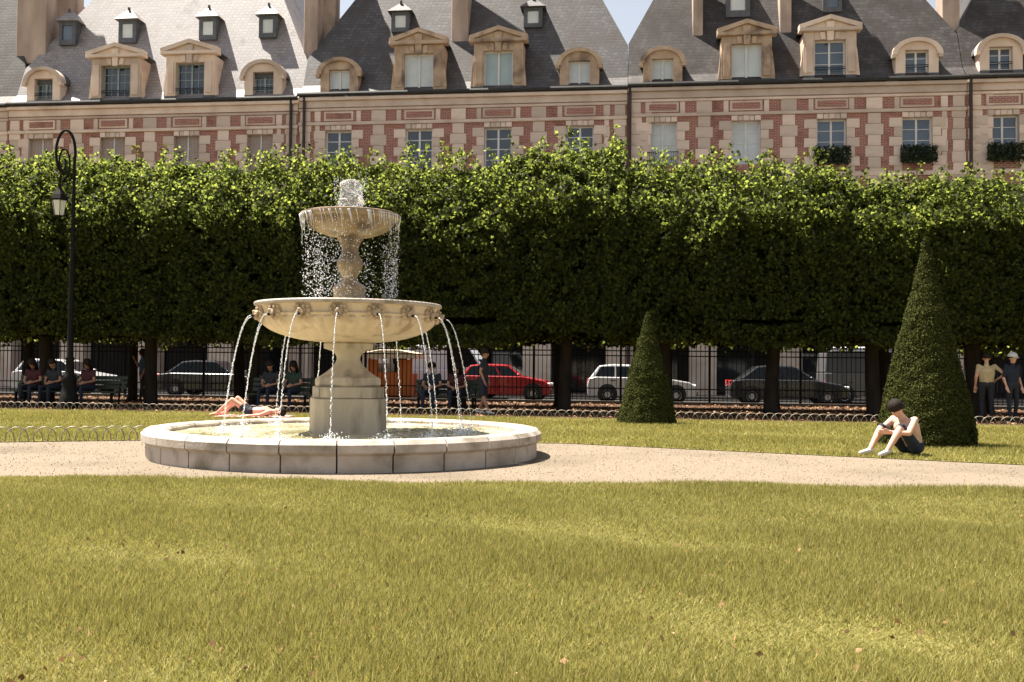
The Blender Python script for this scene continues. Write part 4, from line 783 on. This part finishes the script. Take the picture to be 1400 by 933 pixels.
# ================================================================== PEOPLE
def capsule(a, b, ra, rb, n=10):
    a, b = Vector(a), Vector(b); t = (b-a); L = t.length; t = t.normalized() if L > 1e-6 else Vector((0, 0, 1)); mb = MB(); pts = []; rad = []
    for k in range(5): q = math.pi/2*(k/4); pts.append(a-t*ra*math.cos(q)); rad.append(max(ra*math.sin(q), .001))
    for k in range(5): q = math.pi/2*(k/4); pts.append(b+t*rb*math.sin(q)); rad.append(max(rb*math.cos(q), .001))
    return mb.tube(pts, rad, n)
V3 = Vector
def person(loc, rz, J, col, label, hair='short', cap=None, voxel=.013, scale=1.0, group=None, bare=()):
    """J: joint positions; col: skin, top, bottom, shoe, hair materials"""
    t = thing('person', label, 'person', loc, rz, group); segs = []
    def sg(a, b, ra, rb, m): segs.append((V3(a), V3(b), ra, rb, m))
    P, C, Nk, H = V3(J['pelvis']), V3(J['chest']), V3(J['neck']), V3(J['head']); up = (C-P).normalized(); rt = (V3(J['shoulder_r'])-V3(J['shoulder_l'])).normalized(); fw = up.cross(rt).normalized()*-1
    if 'face' in J: fc = V3(J['face']).normalized()
    else: fc = fw
    hu = (H-Nk).normalized(); fc = (fc-hu*fc.dot(hu)).normalized(); sdv = hu.cross(fc)
    top, bot, skin, shoe = 1, 2, 0, 3
    tc = 0 if 'torso' in bare else top
    for s, k in ((1, 'r'), (-1, 'l')):
        hp, kn, an = V3(J['hip_'+k]), V3(J['knee_'+k]), V3(J['ankle_'+k]); sh, el, wr = V3(J['shoulder_'+k]), V3(J['elbow_'+k]), V3(J['wrist_'+k])
        sg(P+rt*.07*s, hp, .115, .10, bot); lk = 0 if 'legs' in bare else bot; mid = hp.lerp(kn, .45)
        sg(hp, mid, .092, .078, bot); sg(mid, kn, .078, .058, lk); ca = kn.lerp(an, .3); sg(kn, ca, .054, .056, 0 if ('legs' in bare or 'shins' in bare) else bot); sg(ca, an, .056, .036, 0 if ('legs' in bare or 'shins' in bare) else bot)
        td = V3(J['toe_'+k]); sg(an-V3((0, 0, .02)), td, .04, .028, 0 if 'feet' in bare else shoe); sg(an, an+(an-td).normalized()*.05-V3((0, 0, .03)), .036, .036, 0 if 'feet' in bare else shoe)
        sg(C+rt*.08*s, P+rt*.06*s, .125, .10, tc); sg(C+rt*.10*s+up*.07, sh, .075, .058, tc); el2 = sh.lerp(el, .55); sg(sh, el2, .055, .048, tc); sg(el2, el, .045, .039, 0 if 'arms' in bare or 'torso' in bare else top); sg(el, el.lerp(wr, .3), .039, .038, 0); sg(el.lerp(wr, .3), wr, .038, .025, 0)
        hd = (wr-el).normalized(); ps = hd.cross(fw); ps = (ps if ps.length > .2 else hd.cross(V3((0, 0, 1)))).normalized(); pm = wr+hd*.085; sg(wr, pm, .026, .034, 0); sg(wr+ps*.015, pm+ps*.018, .022, .024, 0); sg(wr-ps*.015, pm-ps*.018, .022, .024, 0)
        cu = hd.cross(ps)*.35*s
        for q, Lf in ((-.033, .062), (-.011, .078), (.012, .074), (.034, .055)): b = pm+ps*q+hd*.02; m_ = b+hd*Lf*.55+cu*Lf*.3; sg(b, m_, .0115, .0105, 0); sg(m_, m_+(hd+cu*1.6).normalized()*Lf*.5, .0105, .009, 0)
        sg(wr+ps*.03+hd*.03, wr+ps*.062+hd*.065, .013, .011, 0); sg(wr+ps*.062+hd*.065, wr+ps*.066+hd*.095, .011, .009, 0)
    sg(P, C, .11, .12, tc); sg(P-rt*.05, P+rt*.05, .12, .12, bot); sg(C+up*.10, Nk, .07, .055, tc); sg(Nk, Nk.lerp(H, .6), .052, .05, 0)
    sg(H+hu*.035-fc*.012, H+hu*.035+fc*.012, .095, .09, 0); sg(H-hu*.03+fc*.02, H-hu*.085+fc*.045, .075, .042, 0); sg(H+fc*.095+hu*.01, H+fc*.115-hu*.025, .010, .014, 0)
    for s in (-1, 1): sg(H+sdv*.088*s+hu*.015, H+sdv*.092*s-hu*.03, .018, .012, 0)
    sg(H-hu*.055+fc*.088-sdv*.02, H-hu*.055+fc*.088+sdv*.02, .009, .009, 0)
    mb = MB()
    for a, b, ra, rb, m in segs: c = capsule(a, b, ra, rb); mb.add(c.v, c.f)
    tmp = link('tmp', mb.mesh('tmp', M['iron'])); rm = tmp.modifiers.new('r', 'REMESH'); rm.mode = 'VOXEL'; rm.voxel_size = voxel; sm = tmp.modifiers.new('s', 'SMOOTH'); sm.factor = .5; sm.iterations = 3
    me = bpy.data.meshes.new_from_object(tmp.evaluated_get(bpy.context.evaluated_depsgraph_get())); bpy.data.objects.remove(tmp)
    me.name = 'body'; me.materials.clear()
    for m in col[:4]: me.materials.append(m)
    nf = len(me.polygons); c = np.empty(nf*3); me.polygons.foreach_get('center', c); c = c.reshape(-1, 3); best = np.full(nf, 9.0); idx = np.zeros(nf, int)
    for a, b, ra, rb, m in segs:
        a_, d_ = np.array(a), np.array(b-a); tt = np.clip(((c-a_)@d_)/max(d_@d_, 1e-9), 0, 1); ds = np.linalg.norm(c-a_-tt[:, None]*d_, axis=1)-(ra+(rb-ra)*tt); k = ds < best; best[k] = ds[k]; idx[k] = m
    me.polygons.foreach_set('material_index', idx.astype(np.int32)); me.polygons.foreach_set('use_smooth', [True]*nf); bd = link('body', me, t)
    for s in (-1, 1):
        e = H+fc*.088+hu*.012+sdv*.034*s; MB().ball(e, (.012, .012, .009), 8, 6).build('eye', M['plastic'], t, smooth=True)
    def shell(r, zcut, m, name, back=0.0, off=(0, 0, 0)):
        v, f, n, kk = [], [], 18, 9
        for k in range(kk+1):
            th = math.pi*.5*k/kk*zcut
            for i in range(n):
                a = 2*math.pi*i/n; d = fc*math.cos(a)*math.sin(th)+sdv*math.sin(a)*math.sin(th)+hu*math.cos(th); q = r*(1+.04*math.sin(5*a+3*th)) if name == 'hair' else r
                lim = back*(.5-.5*math.cos(a)) if th > 1.0 else 0; v.append(H+hu*.03-fc*.012+d*q-hu*lim*(th-1.0))
        f = [(k*n+i, k*n+(i+1) % n, (k+1)*n+(i+1) % n, (k+1)*n+i) for k in range(kk) for i in range(n)]
        o = MB().add(v, f).build(name, m, t, smooth=True); s_ = o.modifiers.new('solid', 'SOLIDIFY'); s_.thickness = .012; return o
    if hair: shell(.108, 1.02 if hair == 'short' else 1.15, col[4], 'hair', .10 if hair == 'short' else .42)
    if cap:
        o = shell(.114, .98, cap, 'cap'); br = []
        for i in range(9): a = -.9+1.8*i/8; br.append(H+hu*.035-fc*.012+fc*math.cos(a)*.112+sdv*math.sin(a)*.112)
        for i in range(8, -1, -1): a = -.9+1.8*i/8; br.append(H+hu*.02-fc*.012+fc*(math.cos(a)*.112+.075*math.cos(a*.9))+sdv*math.sin(a)*.105)
        b = MB().add(br, [tuple(range(18))]).build('cap_peak', cap, o); b.modifiers.new('solid', 'SOLIDIFY').thickness = .008
    return t
def stand(h=1.0, arms='down', stride=.1):
    J = dict(pelvis=(0, 0, .95), chest=(0, 0, 1.27), neck=(0, .0, 1.48), head=(0, -.02, 1.62), hip_r=(.1, 0, .90), hip_l=(-.1, 0, .90), knee_r=(.11, -.03, .50), knee_l=(-.11, .0, .50), ankle_r=(.12, stride*.5, .09), ankle_l=(-.12, -stride*.5, .09), toe_r=(.15, stride*.5-.16, .035), toe_l=(-.15, -stride*.5-.16, .035), shoulder_r=(.19, 0, 1.41), shoulder_l=(-.19, 0, 1.41), elbow_r=(.25, .04, 1.13), elbow_l=(-.25, .04, 1.13), wrist_r=(.25, -.06, .90), wrist_l=(-.25, -.06, .90), face=(0, -1, 0))
    if arms == 'hip': J['elbow_l'] = (-.42, .06, 1.20); J['wrist_l'] = (-.22, -.12, 1.05)
    if arms == 'up': J['elbow_l'] = (-.30, -.10, 1.18); J['wrist_l'] = (-.24, -.22, 1.40)
    return J
def sit(h=.46, lean=.05):
    z = h+.10; return dict(pelvis=(0, .05, z), chest=(0, .06-lean, z+.33), neck=(0, .04-lean*1.5, z+.54), head=(0, .01-lean*2, z+.68), hip_r=(.1, .0, z-.01), hip_l=(-.1, 0, z-.01), knee_r=(.13, -.44, z-.01), knee_l=(-.13, -.44, z), ankle_r=(.13, -.44, .10), ankle_l=(-.13, -.50, .10), toe_r=(.15, -.62, .035), toe_l=(-.15, -.67, .035), shoulder_r=(.19, .05-lean*1.3, z+.46), shoulder_l=(-.19, .05-lean*1.3, z+.46), elbow_r=(.25, -.02-lean, z+.19), elbow_l=(-.25, -.02-lean, z+.19), wrist_r=(.12, -.26, z+.14), wrist_l=(-.12, -.26, z+.14), face=(0, -1, -.15))
def cloth(name, c): return mat(name, c, tuple(x*.75 for x in c), .9, 6, bump=.3, bscale=30)
SK = mat('skin', (.60, .34, .235), (.54, .29, .195), .5, 10); SK2 = mat('tanned_skin', (.36, .19, .12), (.31, .16, .10), .5, 10); DK = cloth('dark_cloth', (.025, .027, .035)); NV = cloth('navy_cloth', (.018, .024, .042)); CRM = cloth('cream_cloth', (.52, .40, .24)); RD = cloth('maroon_cloth', (.06, .014, .02)); BL = cloth('blue_cloth', (.05, .08, .14)); SHO = cloth('shoe_leather', (.05, .035, .03)); HR = mat('brown_hair', (.02, .013, .01), (.012, .008, .006), .7, 20, spec=.15); WH = cloth('white_cloth', (.62, .60, .58)); PK = cloth('pink_cloth', (.68, .36, .38)); GN = cloth('green_cloth', (.025, .045, .033))
PCH = cloth('peach_cloth', (.62, .40, .30))
# sunbather on the lawn
sb = ground(345, 570.5)
J = dict(pelvis=(0, 0, .115), chest=(.30, 0, .125), neck=(.52, 0, .12), head=(.66, 0, .125), hip_r=(-.06, .10, .115), hip_l=(-.06, -.10, .115), knee_r=(-.40, .13, .43), knee_l=(-.45, -.12, .40), ankle_r=(-.72, .14, .10), ankle_l=(-.80, -.12, .10), toe_r=(-.90, .15, .04), toe_l=(-.98, -.12, .04), shoulder_r=(.44, .19, .12), shoulder_l=(.44, -.19, .12), elbow_r=(.30, .38, .06), elbow_l=(.30, -.37, .06), wrist_r=(.08, .40, .045), wrist_l=(.06, -.38, .045), face=(.05, -.25, 1))
person((sb.x, sb.y, 0.01), R(-3), J, [SK, DK, DK, SK, HR], 'person in dark shorts lying on the grass with knees raised', 'short', None, .011, bare=('torso', 'legs', 'feet', 'arms'))
tw = MB()
nx, ny = 26, 12; tv = [(sb.x-.85+1.75*i/nx, sb.y-.48+.95*j/ny, .014+.03*abs(math.sin(i*1.3+j*.9))*(.4+.6*abs(math.sin(i*.5)))) for i in range(nx+1) for j in range(ny+1)]
tag(tw.add(tv, [(i*(ny+1)+j, (i+1)*(ny+1)+j, (i+1)*(ny+1)+j+1, i*(ny+1)+j+1) for i in range(nx) for j in range(ny)]).build('towel', PK, None, smooth=True), 'rumpled pink towel on the grass under the sunbather', 'towel')
# seated person with a cap, on the grass before the tall cone
sp = at(1236, 575, 14.6)
J = dict(pelvis=(0, .10, .12), chest=(0, -.04, .40), neck=(0, -.16, .575), head=(0, -.25, .675), hip_r=(.1, .03, .11), hip_l=(-.1, .03, .11), knee_r=(.17, -.34, .42), knee_l=(-.17, -.36, .40), ankle_r=(.15, -.60, .09), ankle_l=(-.13, -.64, .09), toe_r=(.17, -.78, .035), toe_l=(-.15, -.82, .035), shoulder_r=(.19, -.09, .51), shoulder_l=(-.19, -.09, .51), elbow_r=(.27, -.30, .33), elbow_l=(-.27, -.30, .33), wrist_r=(.10, -.48, .34), wrist_l=(-.10, -.48, .34), face=(0, -.85, -.55))
person((sp.x+.06, 14.6, .005), R(-62), J, [SK, PCH, NV, WH, HR], 'dark-haired person sitting hunched on the grass before the tall cone', 'short', None, .011, bare=('arms', 'shins'))
def stander(px, Y0, J, col, label, rz=0, **k):
    X = hitY(px, Y0); return person((X, lineY(Y0, X), -.01), rz, J, col, label, **k)
stander(1349, 26.6, stand(arms='hip'), [SK, CRM, DK, SHO, HR], 'person in a cream shirt standing under the trees, seen from behind', R(165), bare=('arms',))
stander(1384, 26.5, stand(), [SK, NV, DK, SHO, HR], 'person in dark clothes and a white cap beside the cream shirt', R(20), cap=WH)
stander(662, 26.2, stand(stride=.32), [SK2, DK, NV, WH, HR], 'person in dark shorts walking past the red car with bare calves', R(80), bare=('shins', 'arms'))
stander(196, 31.2, stand(arms='up'), [SK2, BL, DK, SHO, HR], 'person in a blue top standing under the trees with a raised hand', R(-60), hair='long')
# benches in the shade with people on them
def bench(px, Y0, label):
    X = hitY(px, Y0); t = thing('park_bench', label, 'bench', (X, lineY(Y0, X), -.01), -TH, 'benches in the shade'); wd = M['benchwood']
    for i in range(4): MB().box(-.95, .95, -.24+i*.125, -.24+i*.125+.105, .42, .455).build('seat_slat', wd, t)
    for i in range(3): o = MB().box(-.95, .95, -.016, .016, 0, .105).build('back_slat', wd, t); o.location = (0, .27+.03*i, .52+i*.135); o.rotation_euler.x = R(-12)
    for s in (-1, 1):
        MB().box(s*.75-.03, s*.75+.03, -.22, -.16, 0, .418).build('leg', M['iron'], t); MB().tube([(s*.75, .20, 0), (s*.75, .25, .45), (s*.75, .38, .92)], .028, 6).build('leg', M['iron'], t)
        MB().box(s*.75-.025, s*.75+.025, -.16, .22, .385, .418).build('bearer', M['iron'], t)
M['benchwood'] = mat('green_bench_paint', (.035, .05, .03), (.02, .03, .02), .6, 4, stretch=(.3, 4, 4))
SS = [(62, 'bench under the trees near the lamp post', [(48, RD, 'person in maroon on the bench near the lamp post', 'long'), (76, DK, 'person in dark clothes on the bench near the lamp post', 'short')]),
      (125, 'bench with a maroon-clad reader beside the lamp post', [(122, RD, 'person in maroon leaning forward on a bench beside the lamp post', 'long')]),
      (386, 'bench in the shade behind the sunbather', [(372, DK, 'person in dark clothes on the bench behind the sunbather', 'short'), (402, GN, 'person in green on the bench behind the sunbather', 'long')]),
      (612, 'bench behind the jets on the red car side', [(592, NV, 'person in navy sitting on the bench before the white van', 'short'), (626, RD, 'person in maroon sitting on the bench before the white van', 'long')])]
for px, lb, ppl in SS:
    bench(px, 26.9, lb)
    for qx, top, lab, hr in ppl: X = hitY(qx, 26.85); person((X, lineY(26.85, X)+.03, 0), -TH+random.uniform(-.2, .2), sit(.455, random.uniform(.02, .14)), [SK2, top, NV, SHO, HR], lab, hr, bare=('arms',))
